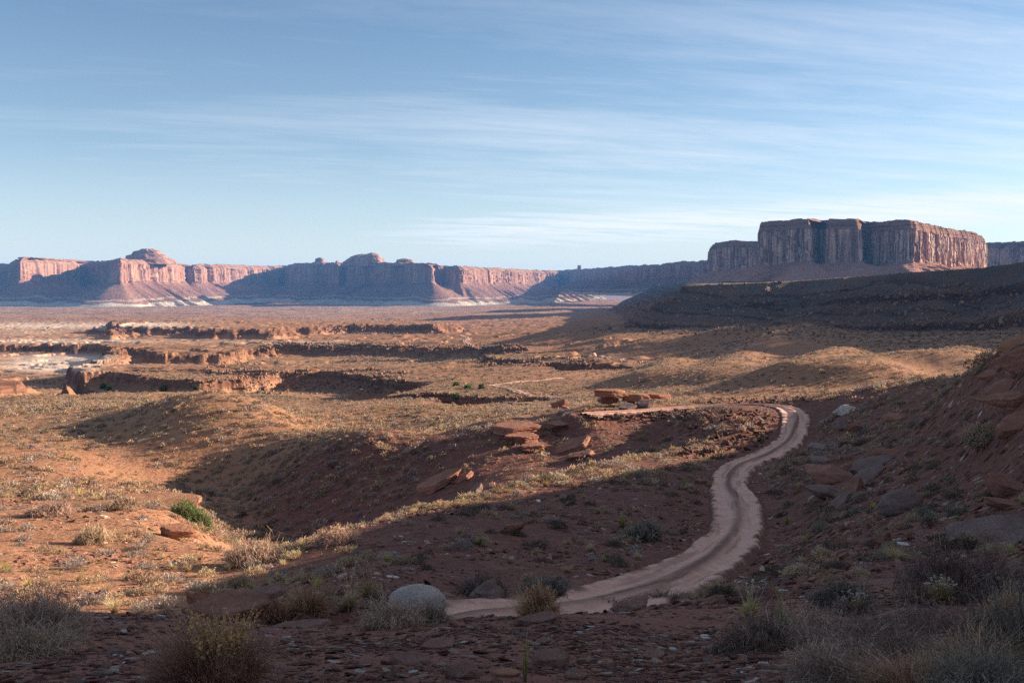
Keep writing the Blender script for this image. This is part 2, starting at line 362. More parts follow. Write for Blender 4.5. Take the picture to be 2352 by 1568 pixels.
# ------------------------------------------------------------------ ground grid, perspective spaced
SG = np.r_[-np.geomspace(3.5, 0.575, 34)[:-1], np.linspace(-0.57, 0.57, 1180), np.geomspace(0.575, 14, 110)[1:]]
YG = np.r_[np.geomspace(1.2, 8, 150)[:-1], np.geomspace(8, 300, 470)[:-1], np.geomspace(300, 2400, 600)[:-1], np.geomspace(2400, 12500, 190)]
sg, yg = np.meshgrid(SG, YG)
XG = (sg * yg); 
ZG = np.zeros_like(XG); CG = np.zeros_like(XG)
for i in range(0, len(YG), 200):
    ZG[i:i+200], CG[i:i+200] = height(XG[i:i+200], yg[i:i+200])
VG = V0 - F * ZG / yg
run = np.minimum.accumulate(VG, axis=0)
VIS = VG <= np.vstack([np.full((1, VG.shape[1]), 1e9), run[:-1]]) + 3.0
def gz(x, y):
    x = np.asarray(x, float); y = np.asarray(y, float)
    b = np.interp(x / y, SG, np.arange(len(SG))); a = np.interp(np.log(y), np.log(YG), np.arange(len(YG)))
    return bil(ZG, a, b)
def gvis(x, y):
    b = np.clip(np.round(np.interp(x / y, SG, np.arange(len(SG)))).astype(int), 0, len(SG) - 1)
    a = np.clip(np.round(np.interp(np.log(y), np.log(YG), np.arange(len(YG)))).astype(int), 0, len(YG) - 1)
    return VIS[a, b]
def hit(u, v, ymin=3.0):    # first ground point seen at image column u, row v
    j = int(round(np.interp((u - U0) / F, SG, np.arange(len(SG)))))
    k = np.where((VG[:, j] <= v) & (YG >= ymin))[0]
    y = YG[k[0]] if len(k) else 100.0
    x = (u - U0) / F * y
    return float(x), float(y), float(gz(np.array([x]), np.array([y]))[0])

# ------------------------------------------------------------------ materials
def newmat(name):
    m = bpy.data.materials.new(name); m.use_nodes = True; t = m.node_tree; t.nodes.clear()
    o = t.nodes.new('ShaderNodeOutputMaterial'); b = t.nodes.new('ShaderNodeBsdfPrincipled')
    b.inputs['Roughness'].default_value = 0.95; b.inputs['Specular IOR Level'].default_value = 0.12
    t.links.new(b.outputs[0], o.inputs[0]); return m, t, b
def coords(t, scale=(1, 1, 1), kind='Object', rot=None):
    c = t.nodes.new('ShaderNodeTexCoord'); mp = t.nodes.new('ShaderNodeMapping'); mp.inputs['Scale'].default_value = scale
    if rot: mp.inputs['Rotation'].default_value = rot
    t.links.new(c.outputs[kind], mp.inputs['Vector']); return mp.outputs[0]
def noise(t, vec, scale, det=4, rough=0.55, dist=0.0):
    n = t.nodes.new('ShaderNodeTexNoise'); n.inputs['Scale'].default_value = scale; n.inputs['Detail'].default_value = det
    n.inputs['Roughness'].default_value = rough; n.inputs['Distortion'].default_value = dist
    t.links.new(vec, n.inputs['Vector']); return n.outputs['Fac']
def voro(t, vec, scale, feat='F1', out='Distance'):
    n = t.nodes.new('ShaderNodeTexVoronoi'); n.feature = feat; n.inputs['Scale'].default_value = scale
    t.links.new(vec, n.inputs['Vector']); return n.outputs[out]
def mixc(t, fac, a, b, mode='MIX'):
    n = t.nodes.new('ShaderNodeMix'); n.data_type = 'RGBA'; n.blend_type = mode
    for k, v in ((0, fac), (6, a), (7, b)):
        if isinstance(v, (int, float)): n.inputs[k].default_value = v
        elif isinstance(v, tuple): n.inputs[k].default_value = (*v, 1)
        else: t.links.new(v, n.inputs[k])
    return n.outputs[2]
def attr(t, name, out='Fac'):
    n = t.nodes.new('ShaderNodeAttribute'); n.attribute_name = name; return n.outputs[out]
def bump(t, b, h, strength, dist):
    n = t.nodes.new('ShaderNodeBump'); n.inputs['Strength'].default_value = strength; n.inputs['Distance'].default_value = dist
    t.links.new(h, n.inputs['Height']); t.links.new(n.outputs[0], b.inputs['Normal']); return n
def setc(t, b, c): t.links.new(c, b.inputs['Base Color'])
M = {}
# ground
m, t, b = newmat('red_desert_soil'); M['ground'] = m
v = coords(t)
big = noise(t, v, 0.012, 5, 0.6); mid = noise(t, v, 0.16, 5, 0.6); fine = noise(t, v, 2.6, 5, 0.65); tiny = noise(t, v, 22, 3, 0.6)
c = mixc(t, ramp(t, big, [(0.35, 0.0), (0.65, 1.0)]), (0.410, 0.205, 0.108), (0.350, 0.190, 0.106))
c = mixc(t, ramp(t, mid, [(0.40, 0.0), (0.62, 0.75)]), c, (0.450, 0.245, 0.138))
c = mixc(t, ramp(t, fine, [(0.42, 0.0), (0.66, 0.8)]), c, (0.235, 0.102, 0.062))
c = mixc(t, ramp(t, voro(t, v, 7.0, out='Color'), [(0.80, 0.0), (0.9, 0.55)]), c, (0.42, 0.235, 0.155))
c = mixc(t, ramp(t, tiny, [(0.42, 0.0), (0.68, 0.75)]), c, (0.18, 0.078, 0.052))
# dry scrub tint, pale slickrock, pink far flats, dark shale with slope shade painted in
sp = noise(t, v, 0.55, 4, 0.7)
c = mixc(t, mth(t, 'MULTIPLY', attr(t, 'scrub'), ramp(t, sp, [(0.40, 0.15), (0.62, 1.0)])), c, (0.33, 0.215, 0.120))
c = mixc(t, attr(t, 'farflat'), c, mixc(t, ramp(t, noise(t, v, 0.006, 6, 0.62), [(0.35, 0.0), (0.65, 1.0)]), (0.265, 0.14, 0.100), (0.35, 0.225, 0.165)))
pr = noise(t, v, 0.03, 6, 0.7)
c = mixc(t, mth(t, 'MULTIPLY', attr(t, 'pale'), ramp(t, pr, [(0.30, 0.35), (0.48, 1.0)])), c, (0.60, 0.46, 0.36))
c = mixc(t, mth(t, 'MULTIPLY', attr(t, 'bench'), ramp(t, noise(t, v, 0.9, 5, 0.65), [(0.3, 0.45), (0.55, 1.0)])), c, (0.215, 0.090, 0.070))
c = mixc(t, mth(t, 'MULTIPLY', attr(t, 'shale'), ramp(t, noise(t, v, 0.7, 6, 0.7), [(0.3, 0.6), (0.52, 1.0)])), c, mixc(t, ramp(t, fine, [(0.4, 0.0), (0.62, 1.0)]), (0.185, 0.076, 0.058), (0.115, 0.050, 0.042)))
# ledges: strata seen on the broken faces
vz = coords(t, (0.02, 0.02, 0.75)); st = noise(t, vz, 1.0, 4, 0.6)
lc = mixc(t, ramp(t, st, [(0.36, 0.0), (0.52, 1.0)]), (0.095, 0.040, 0.030), (0.185, 0.088, 0.058))
c = mixc(t, mth(t, 'MULTIPLY', attr(t, 'cliff'), 0.9), c, lc)
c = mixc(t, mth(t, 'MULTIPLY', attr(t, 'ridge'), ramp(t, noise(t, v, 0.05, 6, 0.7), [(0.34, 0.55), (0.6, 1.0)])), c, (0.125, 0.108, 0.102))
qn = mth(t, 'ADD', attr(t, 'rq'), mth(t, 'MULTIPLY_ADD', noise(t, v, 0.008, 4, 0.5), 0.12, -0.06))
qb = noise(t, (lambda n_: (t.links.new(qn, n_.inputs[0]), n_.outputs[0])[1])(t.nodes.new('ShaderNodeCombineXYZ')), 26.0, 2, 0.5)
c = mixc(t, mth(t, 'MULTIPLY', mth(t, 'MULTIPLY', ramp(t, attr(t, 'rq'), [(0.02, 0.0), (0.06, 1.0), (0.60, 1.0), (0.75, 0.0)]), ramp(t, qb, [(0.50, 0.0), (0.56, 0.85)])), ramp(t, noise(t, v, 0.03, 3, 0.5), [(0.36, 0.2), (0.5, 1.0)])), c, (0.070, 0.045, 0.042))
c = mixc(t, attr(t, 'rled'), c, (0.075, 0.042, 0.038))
setc(t, b, c)
h = mth(t, 'ADD', mth(t, 'MULTIPLY', fine, 0.16), mth(t, 'MULTIPLY', tiny, 0.035))
h = mth(t, 'ADD', h, mth(t, 'MULTIPLY', sp, 0.35)); h = mth(t, 'ADD', h, mth(t, 'MULTIPLY', mth(t, 'MULTIPLY', st, attr(t, 'cliff')), 2.2))
h = mth(t, 'ADD', h, mth(t, 'MULTIPLY', mth(t, 'MULTIPLY', noise(t, v, 0.22, 6, 0.75), attr(t, 'ridge')), 3.0))
h = mth(t, 'ADD', h, mth(t, 'MULTIPLY', mth(t, 'MULTIPLY', noise(t, v, 0.012, 8, 0.7), attr(t, 'farflat')), 30.0))
bump(t, b, h, 0.9, 1.0)
# road
m, t, b = newmat('packed_dirt_road'); M['road'] = m
v = coords(t); 
c = mixc(t, ramp(t, noise(t, v, 1.1, 5, 0.6), [(0.35, 0.0), (0.65, 1.0)]), (0.76, 0.45, 0.345), (0.60, 0.335, 0.25))
c = mixc(t, mth(t, 'MULTIPLY', attr(t, 'strip'), ramp(t, noise(t, v, 2.2, 4, 0.6), [(0.2, 0.7), (0.5, 1.0)])), c, (0.175, 0.085, 0.064))
c = mixc(t, mth(t, 'MULTIPLY', attr(t, 'edge'), 1.0), c, (0.165, 0.078, 0.060))
c = mixc(t, ramp(t, noise(t, v, 30, 3, 0.6), [(0.42, 0.0), (0.7, 0.6)]), c, (0.28, 0.165, 0.12))
setc(t, b, c); bump(t, b, mth(t, 'ADD', mth(t, 'MULTIPLY', noise(t, v, 3.0, 5, 0.6), 0.05), mth(t, 'MULTIPLY', noise(t, v, 25, 3), 0.012)), 0.8, 1.0)
# sandstone walls; 'lay' is the height within the wall (0 foot .. 1 rim)
def cliff_mat(name, c_lo, c_hi, dark, capc, sc, vs, pal=.72):
    m, t, b = newmat(name); v = coords(t)
    col = coords(t, (vs, vs, vs * 0.06)); n = noise(t, col, 1.0, 7, 0.65, 0.3)
    big_ = noise(t, v, sc, 5, 0.6)
    c = mixc(t, ramp(t, big_, [(0.36, 0.0), (0.62, 1.0)]), c_lo, c_hi)
    c = mixc(t, ramp(t, n, [(0.42, 0.0), (0.56, 0.95)]), c, dark)
    c = mixc(t, ramp(t, noise(t, coords(t, (vs * 2.5, vs * 2.5, vs * .1)), 1.0, 4, 0.6), [(0.50, 0.0), (0.66, pal)]), c, (0.70, 0.57, 0.47))
    cs = noise(t, coords(t, (0.004, 0.004, 0.20)), 1.0, 4, 0.6)
    cc = mixc(t, ramp(t, cs, [(0.40, 0.0), (0.55, 1.0)]), capc, (capc[0]*1.7, capc[1]*1.6, capc[2]*1.5))
    c = mixc(t, ramp(t, mth(t, 'ADD', attr(t, 'lay'), mth(t, 'MULTIPLY_ADD', big_, 0.12, -0.06)), [(0.74, 0.0), (0.78, 1.0)]), c, cc)
    setc(t, b, c); bump(t, b, mth(t, 'ADD', mth(t, 'MULTIPLY', n, 8.0), mth(t, 'MULTIPLY', cs, 5.0)), 0.8, 1.0)
    return m
M['butte_cliff'] = cliff_mat('varnished_sandstone', (0.42, 0.225, 0.165), (0.54, 0.36, 0.29), (0.17, 0.078, 0.066), (0.165, 0.09, 0.068), 0.02, 0.07)
M['far_cliff'] = cliff_mat('distant_sandstone', (0.32, 0.155, 0.10), (0.385, 0.215, 0.15), (0.20, 0.10, 0.075), (0.19, 0.11, 0.08), 0.006, 0.022, .2)
def talus_mat(name, a_, b_, white, sc):
    m, t, b = newmat(name); v = coords(t)
    c = mixc(t, ramp(t, noise(t, v, sc, 6, 0.65), [(0.35, 0.0), (0.62, 1.0)]), a_, b_)
    c = mixc(t, ramp(t, noise(t, v, sc * 9, 5, 0.7), [(0.45, 0.0), (0.68, 0.8)]), c, (a_[0] * .55, a_[1] * .55, a_[2] * .55))
    if white:
        f = mth(t, 'ADD', attr(t, 'lay'), mth(t, 'MULTIPLY_ADD', noise(t, v, 0.004, 5, 0.65), 0.55, -0.27))
        c = mixc(t, ramp(t, f, [(0.0, 0.6), (0.04, 1.0), (0.17, 1.0), (0.21, 0.0), (0.29, 0.0), (0.31, .6), (0.35, 0.5), (0.38, 0.0)]), c, (0.48, 0.42, 0.34))
    setc(t, b, c); bump(t, b, mth(t, 'MULTIPLY', noise(t, v, sc * 6, 8, 0.75), 1.0 / sc * 0.12), 0.9, 1.0); return m
M['butte_talus'] = talus_mat('red_talus', (0.34, 0.15, 0.105), (0.41, 0.22, 0.16), False, 0.03)
M['far_talus'] = talus_mat('distant_talus', (0.235, 0.115, 0.085), (0.285, 0.16, 0.12), True, 0.007)
# loose rock: colour from object random or vertex tint
def rock_mat(name, a_, b_, sc, use_tint=False, strata=True):
    m, t, b = newmat(name); v = coords(t)
    c = mixc(t, ramp(t, noise(t, v, sc, 6, 0.65), [(0.35, 0.0), (0.65, 1.0)]), a_, b_)
    c = mixc(t, ramp(t, noise(t, v, sc * 7, 4, 0.7), [(0.45, 0.0), (0.7, 0.7)]), c, (a_[0] * .5, a_[1] * .5, a_[2] * .5))
    hh = mth(t, 'MULTIPLY', noise(t, v, sc * 3, 8, 0.7), 0.12)
    if strata:
        s_ = noise(t, coords(t, (0.6, 0.6, 9.0)), 1.0, 4, 0.6, 0.2)
        c = mixc(t, ramp(t, s_, [(0.42, 0.0), (0.55, 0.55)]), c, (a_[0] * .62, a_[1] * .6, a_[2] * .6))
        hh = mth(t, 'ADD', hh, mth(t, 'MULTIPLY', s_, 0.10))
    if use_tint: c = mixc(t, 1.0, c, attr(t, 'tint', 'Color'), 'MULTIPLY')
    setc(t, b, c); bump(t, b, hh, 0.8, 1.0); return m
M['rock'] = rock_mat('red_sandstone_rock', (0.30, 0.132, 0.090), (0.385, 0.200, 0.140), 1.6)
M['stone'] = rock_mat('weathered_stone', (0.30, 0.155, 0.120), (0.40, 0.235, 0.185), 9.0, strata=False)
M['ledge'] = rock_mat('orange_sandstone_ledge', (0.34, 0.155, 0.092), (0.40, 0.21, 0.135), 0.8)
M['pale_rock'] = rock_mat('pale_boulder_stone', (0.52, 0.42, 0.36), (0.66, 0.56, 0.49), 5.0, strata=False)
M['grey_rock'] = rock_mat('grey_purple_rock', (0.23, 0.145, 0.125), (0.33, 0.225, 0.195), 3.0)
M['rubble'] = rock_mat('rubble_stone', (0.22, 0.135, 0.10), (0.30, 0.20, 0.155), 0.4, use_tint=True, strata=False)
M['chip'] = rock_mat('shale_chip', (0.85, 0.85, 0.85), (1.0, 1.0, 1.0), 6.0, use_tint=True, strata=False)
# plants: vertex tint times a per-object wobble
m, t, b = newmat('dry_plant'); M['plant'] = m
oi = t.nodes.new('ShaderNodeObjectInfo'); hv = t.nodes.new('ShaderNodeHueSaturation')
t.links.new(attr(t, 'tint', 'Color'), hv.inputs['Color'])
t.links.new(mth(t, 'MULTIPLY_ADD', oi.outputs['Random'], 0.5, 0.72), hv.inputs['Value'])
t.links.new(mth(t, 'MULTIPLY_ADD', oi.outputs['Random'], 0.03, 0.485), hv.inputs['Hue'])
setc(t, b, hv.outputs[0]); b.inputs['Roughness'].default_value = 0.85
tr = t.nodes.new('ShaderNodeBsdfTranslucent'); t.links.new(hv.outputs[0], tr.inputs[0]); ms = t.nodes.new('ShaderNodeMixShader'); ms.inputs[0].default_value = 0.3
t.links.new(b.outputs[0], ms.inputs[1]); t.links.new(tr.outputs[0], ms.inputs[2])
for n in t.nodes:
    if n.type == 'OUTPUT_MATERIAL': t.links.new(ms.outputs[0], n.inputs[0])

# ------------------------------------------------------------------ the ground object
nr, nc = XG.shape
Vt = np.stack([XG, yg, ZG], -1).reshape(-1, 3)
uG = U0 + F * sg
vis_v = VG
def blob(u, v, su, sv): return np.exp(-((uG - u) / su) ** 2 - ((vis_v - v) / sv) ** 2)
pale = np.clip(blob(120, 748, 260, 7) + blob(330, 745, 90, 4) + blob(130, 783, 260, 4.5) + blob(110, 836, 110, 20) * 1.3 + blob(200, 826, 60, 10)
               + 0.35 * blob(60, 765, 160, 8) + blob(680, 786, 160, 3) * .5, 0, 1) * (yg > 300) * (yg < 4500)
scrub = np.clip(blob(800, 830, 420, 10) + blob(1000, 895, 330, 14) + blob(640, 788, 200, 6) + 0.8 * blob(300, 900, 500, 9) + 0.5 * blob(100, 960, 500, 50)
                + .7 * blob(1150, 818, 200, 8) + .6 * blob(450, 738, 300, 5), 0, 1) * (yg > 120) * (yg < 3000)
farflat = sstep(1900, 4200, yg)
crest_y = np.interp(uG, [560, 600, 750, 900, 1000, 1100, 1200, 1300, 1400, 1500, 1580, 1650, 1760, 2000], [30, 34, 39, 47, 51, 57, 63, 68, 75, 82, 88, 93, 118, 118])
shale_shade = sstep(520, 680, uG) * (1 - sstep(-3, 8, yg - 118 + 0 * uG)) * (0.95 - 0.25 * np.exp(-((yg - crest_y) / 4) ** 2))  # shale tone darkened to deepen the slopes' shade, eased along the lit crest
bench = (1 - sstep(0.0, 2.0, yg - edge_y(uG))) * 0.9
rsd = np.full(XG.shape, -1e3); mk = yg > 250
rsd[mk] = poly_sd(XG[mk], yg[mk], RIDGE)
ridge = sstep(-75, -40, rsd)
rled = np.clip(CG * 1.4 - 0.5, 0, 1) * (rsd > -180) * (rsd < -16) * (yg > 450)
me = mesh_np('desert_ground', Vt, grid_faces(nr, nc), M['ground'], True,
             {'cliff': CG.ravel(), 'pale': pale.ravel(), 'scrub': scrub.ravel(), 'farflat': farflat.ravel(), 'bench': bench.ravel(), 'ridge': ridge.ravel(), 'rled': rled.ravel(), 'rq': np.clip(-rsd / 200, 0, 1).ravel(), 'shale': (shale_shade * (yg > edge_y(uG))).ravel()})
ground = link(bpy.data.objects.new('desert_ground', me))
tag(ground, 'red brown desert ground falling away in slopes, terraces and shallow canyons to the far cliffs', 'ground', kind='structure')
# deep base sheet out to the horizon under everything, and the ground behind the camera
me = mesh_np('outer_plain', np.array([(-45000, -9000, -185.), (45000, -9000, -185.), (45000, 50000, -185.), (-45000, 50000, -185.)]), np.array([[0, 1, 2, 3]]), M['ground'],
             attrs={'farflat': np.ones(4)})
tag(link(bpy.data.objects.new('outer_plain', me)), 'pink brown desert plain reaching the horizon behind the cliffs', 'plain', kind='structure')
xb, yb = np.meshgrid(np.linspace(-40, 60, 120), np.linspace(-40, 1.21, 60))
zb = -(1.62 + 0.243 * (2.2 - 4.28)) - 0.08 + fbm(xb / 3, yb / 3, 4, 77) * 0.15 * sstep(1.2, -3, yb) - 0.01 * (yb - 1.2) + sstep(3, 27, xb) * 10
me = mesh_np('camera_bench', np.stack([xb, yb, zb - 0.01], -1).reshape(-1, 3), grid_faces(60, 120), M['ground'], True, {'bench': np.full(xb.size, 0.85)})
tag(link(bpy.data.objects.new('stony_terrace', me)), 'dark stony terrace behind the point of view', 'terrace', kind='structure')

# ------------------------------------------------------------------ road
def ribbon(name, pts, halfw, label, lift=0.05, strip=True, follow=True, wob=0.25):
    p = crom(pts, 30); n = len(p); d = np.gradient(p[:, :2], axis=0); d /= np.linalg.norm(d, axis=1)[:, None]
    nrm = np.stack([d[:, 1], -d[:, 0]], 1); k = 61; a = np.linspace(-1, 1, k)
    arc = np.r_[0, np.cumsum(np.hypot(*np.diff(p[:, :2], axis=0).T))]
    hw = halfw * (1 + 0.06 * fbm(arc / 0.9, arc * 0 + 5.1, 3, 82) + wob * (fbm(arc / 5, arc * 0 + 3.3, 3, 81)))
    X = p[:, 0:1] + nrm[:, 0:1] * a * hw[:, None]; Y = p[:, 1:2] + nrm[:, 1:2] * a * hw[:, None]
    aa = a[None] * np.ones((n, 1))
    rut = np.exp(-((abs(aa) - 0.46) / 0.20) ** 2) * 0.10
    if follow: Z = gz(X, Y) + lift
    else: Z = p[:, 2:3] + 0 * X
    Z = Z - rut + fbm(X / 0.35, Y / 0.35, 3, 83) * 0.018 + np.exp(-(aa / 0.16) ** 2) * 0.03 - sstep(0.86, 1.0, abs(aa)) * 0.22
    stk = fbm(aa * 7, arc[:, None] / 5 + 0 * aa, 4, 89)
    st = np.clip(1.15 * np.exp(-((aa + 0.05 * np.sin(arc / 4)[:, None]) / 0.21) ** 2) * (0.65 + 0.35 * sstep(-0.5, 0.2, fbm(arc / 14, arc * 0 + 9.3, 2, 85))[:, None]) + 0.55 * sstep(0.0, 0.5, stk) - 0.1, 0, 1) * (1 if strip else 0)
    ed = sstep(0.74, 0.97, abs(aa) + 0.34 * fbm(X / 0.6, Y / 0.6, 4, 87))
    me = mesh_np(name, np.stack([X, Y, Z], -1).reshape(-1, 3), grid_faces(n, k), M['road'], True, {'strip': st.ravel(), 'edge': ed.ravel()})
    o = link(bpy.data.objects.new(name, me)); tag(o, label, 'road', kind='structure'); return o
ribbon('dirt_road', [at(*q) for q in ROAD], 1.32, 'pale two rut dirt road winding down the slope from the bend to the shaded foreground', follow=False)
def track(pts, hw, label):
    ribbon('far_track', [(*W(a, b), 0) for a, b in pts], hw, label, lift=0.30, strip=False, wob=0.4)
track([(1500,912),(1400,908),(1270,914),(1180,899),(1130,888),(1180,880),(1290,872)], 1.7, 'pale track looping below the ledges on the plain beyond the caprocks')
track([(640,906),(760,912),(880,908),(1010,917),(1110,922),(1240,928)], 1.2, 'pale track along the edge of the near canyon head')
track([(1290,812),(1380,814),(1400,820),(1480,826)], 2.0, 'short pale track curving over the plain on the right')
track([(1060,768),(1080,776),(1068,784),(1130,790)], 3.0, 'small pale track hooking across the distant red plain')

# ------------------------------------------------------------------ cliffs
def wall(name, label, cat, path, z_cl, z_base, mats, seed, closed=False, ds=5.0, cap=14, ang=31, flut=18, back=700, dome=None, gull=22, white=0, capw=1.0, cleft=0):
    """path: plan points (x, y, rim height). Builds cliff (rim, ledges, vertical face) and talus as two meshes."""
    p = np.array(path, float)
    if closed: p = np.vstack([p, p[:1]])
    seg = np.hypot(*np.diff(p[:, :2], axis=0).T); L = np.r_[0, np.cumsum(seg)]; n = int(L[-1] / ds)
    t = np.linspace(0, L[-1], n, endpoint=not closed)
    q = np.stack([np.interp(t, L, p[:, k]) for k in range(3)], 1)
    # soften corners, then roughen in plan with buttresses and alcoves
    k = max(3, int((40 if ds > 3 else 16) / ds)); ker = np.hanning(2 * k + 1); ker /= ker.sum()
    if closed:
        for a in range(2): q[:, a] = np.convolve(np.r_[q[-k:, a], q[:, a], q[:k, a]], ker, 'valid')
    else:
        for a in range(2):
            e = np.r_[2 * q[0, a] - q[k:0:-1, a], q[:, a], 2 * q[-1, a] - q[-2:-k-2:-1, a]]; q[:, a] = np.convolve(e, ker, 'valid')
    d = np.gradient(q[:, :2], axis=0)
    if closed:
        d = (np.roll(q[:, :2], -1, 0) - np.roll(q[:, :2], 1, 0))
    d /= np.linalg.norm(d, axis=1)[:, None] + 1e-9
    nr_ = np.stack([d[:, 1], -d[:, 0]], 1)     # outward: to the right of travel
    ks = max(3, int(120 / ds)); ker = np.hanning(2 * ks + 1); ker /= ker.sum()
    ns = nr_.copy()
    for a in range(2):
        e = np.r_[nr_[-ks:, a], nr_[:, a], nr_[:ks, a]] if closed else np.r_[np.repeat(nr_[:1, a], ks), nr_[:, a], np.repeat(nr_[-1:, a], ks)]
        ns[:, a] = np.convolve(e, ker, 'valid')
    ns /= np.linalg.norm(ns, axis=1)[:, None] + 1e-9
    per = t / t[-1] * 2 * math.pi; R_ = t[-1] / (2 * math.pi)
    cx, cy = (R_ * np.cos(per), R_ * np.sin(per)) if closed else (t, t * 0 + 7.7)
    but = fbm(cx / 230, cy / 230, 3, seed) * flut * 1.8 + fbm(cx / 60, cy / 60, 4, seed + 5, ridged=True) * flut
    zt = q[:, 2] + fbm(cx / 90, cy / 90, 4, seed + 9) * cap * 0.35 + np.round(fbm(cx / 40, cy / 40, 3, seed + 10) * 2.5) * cap * 0.09
    zc = z_cl + fbm(cx / 160, cy / 160, 4, seed + 13) * 0.12 * (q[:, 2].mean() - z_cl)
    zb = np.full(n, float(z_base)) if np.isscalar(z_base) else np.interp(t, L, z_base)
    H = zt - zc
    rows = []; lay = []
    # plateau, ledgy cap, wall
    for o_, fz in ((-back, None), (-back * .5, None), (-90, None), (-45, None)):
        g = fbm(cx / 60 + o_ / 80, cy / 60, 3, seed + 17) * cap * 0.25
        rows.append((o_ + 0 * t, zt - 3 - 0.02 * abs(o_) + g * 0.3)); lay.append(1.0)
    led = [(-30, 1.0), (-29, .965), (-22, .958), (-21, .92), (-13, .912), (-12.3, .87), (-7, .862), (-6.4, .82), (-2.6, .81), (-2, .77)]
    for o_, f in led:
        j = fbm(cx / 25, cy / 25 + f * 40, 3, seed + 19) * 5
        rows.append((o_ * cap / 14 * capw + j * min(1, capw + .2), zc + H * f)); lay.append(f)
    cn = fbm(cx / 55, cy / 55, 3, seed + 51); cn2 = fbm(cx / 20, cy / 20, 3, seed + 53)
    clf = cleft * (np.exp(-(cn / .05) ** 2) + .45 * np.exp(-(cn2 / .06) ** 2))
    NW = 34
    for i in range(NW + 1):
        f = 0.76 * (1 - i / NW)
        j = fbm(cx / 16 + f * 0.8, cy / 16, 5, seed + 23, ridged=True) * flut * 0.42 + fbm(cx / 30, cy / 30 + f * 9, 4, seed + 29) * flut * 0.22
        j = j + (0.76 - f) * H * 0.05 + np.where(fbm(cx / 70, cy / 70 + f * 3, 3, seed + 31) > 0.25, -flut * 0.35, 0)
        rows.append((j - clf * sstep(0, .1, np.array(f)), zc + H * f)); lay.append(f)
    nC = len(rows)
    O = np.stack([r[0] for r in rows]); Z = np.stack([r[1] for r in rows])
    bx = q[:, 0] + nr_[:, 0] * 0 + ns[:, 0] * but; by = q[:, 1] + ns[:, 1] * but
    lam = np.array([1.0 if r < 4 else 0 for r in range(nC)])[:, None]
    Xc = bx + ns[:, 0] * O; Yc = by + ns[:, 1] * O
    for r in range(4):      # the plateau runs back away from the rim, never across it
        k = (0.86, 0.5, 0.12, 0.05)[r]
        if closed: Xc[r] = bx * (1 - k) + bx.mean() * k; Yc[r] = by * (1 - k) + by.mean() * k
        else: Xc[r] = bx + ns[:, 0] * (-34 * cap / 14); Yc[r] = by + np.minimum(ns[:, 1], 0) * (-34 * cap / 14) + back * k
    Lc = np.repeat(np.array(lay)[:, None], n, 1)
    # talus
    rows = []; NT = 46; run_ = (zc - zb) / math.tan(math.radians(ang))
    for i in range(NT + 1):
        f = i / NT
        g1 = fbm(cx / 95, cy / 95, 4, seed + 41, ridged=True)
        g2 = fbm(cx / 26 + f * 0.7, cy / 26 + f * 1.5, 4, seed + 43, ridged=True)
        g3 = fbm(cx / 9, cy / 9 + f * 22, 4, seed + 47)
        off = (f ** 1.12) * run_ * (1 + 0.16 * g1) + (g1 * gull * 1.5 + g2 * gull * 0.6) * sstep(0.02, 0.4, np.array(f)) * (1 if f < 1 else 1) + g3 * 2.2
        zz_ = zc + (zb - zc) * f
        if white:
            off = off - white * (1 - sstep(0.66, 0.70, np.array(f))) * 0 + g2 * gull * 0.9 * sstep(0.68, 0.8, np.array(f)) - white * sstep(0.66, 0.72, np.array(f)) * (1 - f)
        rows.append((O[-1] * (1 - sstep(0, 0.1, np.array(f))) + off + (0.3 if i == 0 else 1.5), zz_ + (0.5 if i == 0 else g3 * 1.4)))
    Ot = np.stack([r[0] for r in rows]); Zt = np.stack([r[1] for r in rows])
    Xt = bx + ns[:, 0] * Ot; Yt = by + ns[:, 1] * Ot
    Lt = np.repeat((1 - np.linspace(0, 1, NT + 1))[:, None], n, 1)
    def mk(nm, X, Y, Z_, L_, mt, par):
        if closed:
            X, Y, Z_, L_ = [np.c_[a, a[:, :1]] for a in (X, Y, Z_, L_)]
        me = mesh_np(nm, np.stack([X, Y, Z_], -1).reshape(-1, 3), grid_faces(*X.shape)[:, ::-1], mt, True, {'lay': L_.ravel()})
        me.polygons.foreach_set('use_smooth', np.zeros(len(me.polygons), bool)) if ds < 4 else None
        return link(bpy.data.objects.new(nm, me), par)
    root = link(bpy.data.objects.new(name, None)); root.location = (0, 0, 0)
    tag(root, label, cat)
    mk('cliff', Xc, Yc, Z, Lc, mats[0], root); mk('talus', Xt, Yt, Zt, Lt, mats[1], root)
    return root
def PU(u, y): return (u - U0) / F * y
def ZR(v, y): return -(v - V0) / F * y
FM = (M['far_cliff'], M['far_talus']); BM = (M['butte_cliff'], M['butte_talus'])
def pth(*q): return [(PU(u, y), y, ZR(v, y)) for u, y, v in q]
wall('long_mesa', 'long distant red mesa on the left with a pale stepped dome on its rim', 'mesa',
     pth((-260, 8200, 606), (-60, 8600, 606), (30, 8100, 606), (38, 6900, 592), (46, 6700, 590), (120, 7100, 593), (200, 7700, 599), (225, 7500, 599), (262, 6700, 597), (275, 6600, 592), (400, 7300, 603), (432, 7900, 611), (446, 7600, 608), (466, 7800, 608), (480, 8000, 606), (560, 8600, 609), (700, 9500, 612), (760, 9900, 612)),
     40, -128, FM, 100, ds=5.5, cap=20, flut=26, gull=30, white=26, cleft=16)
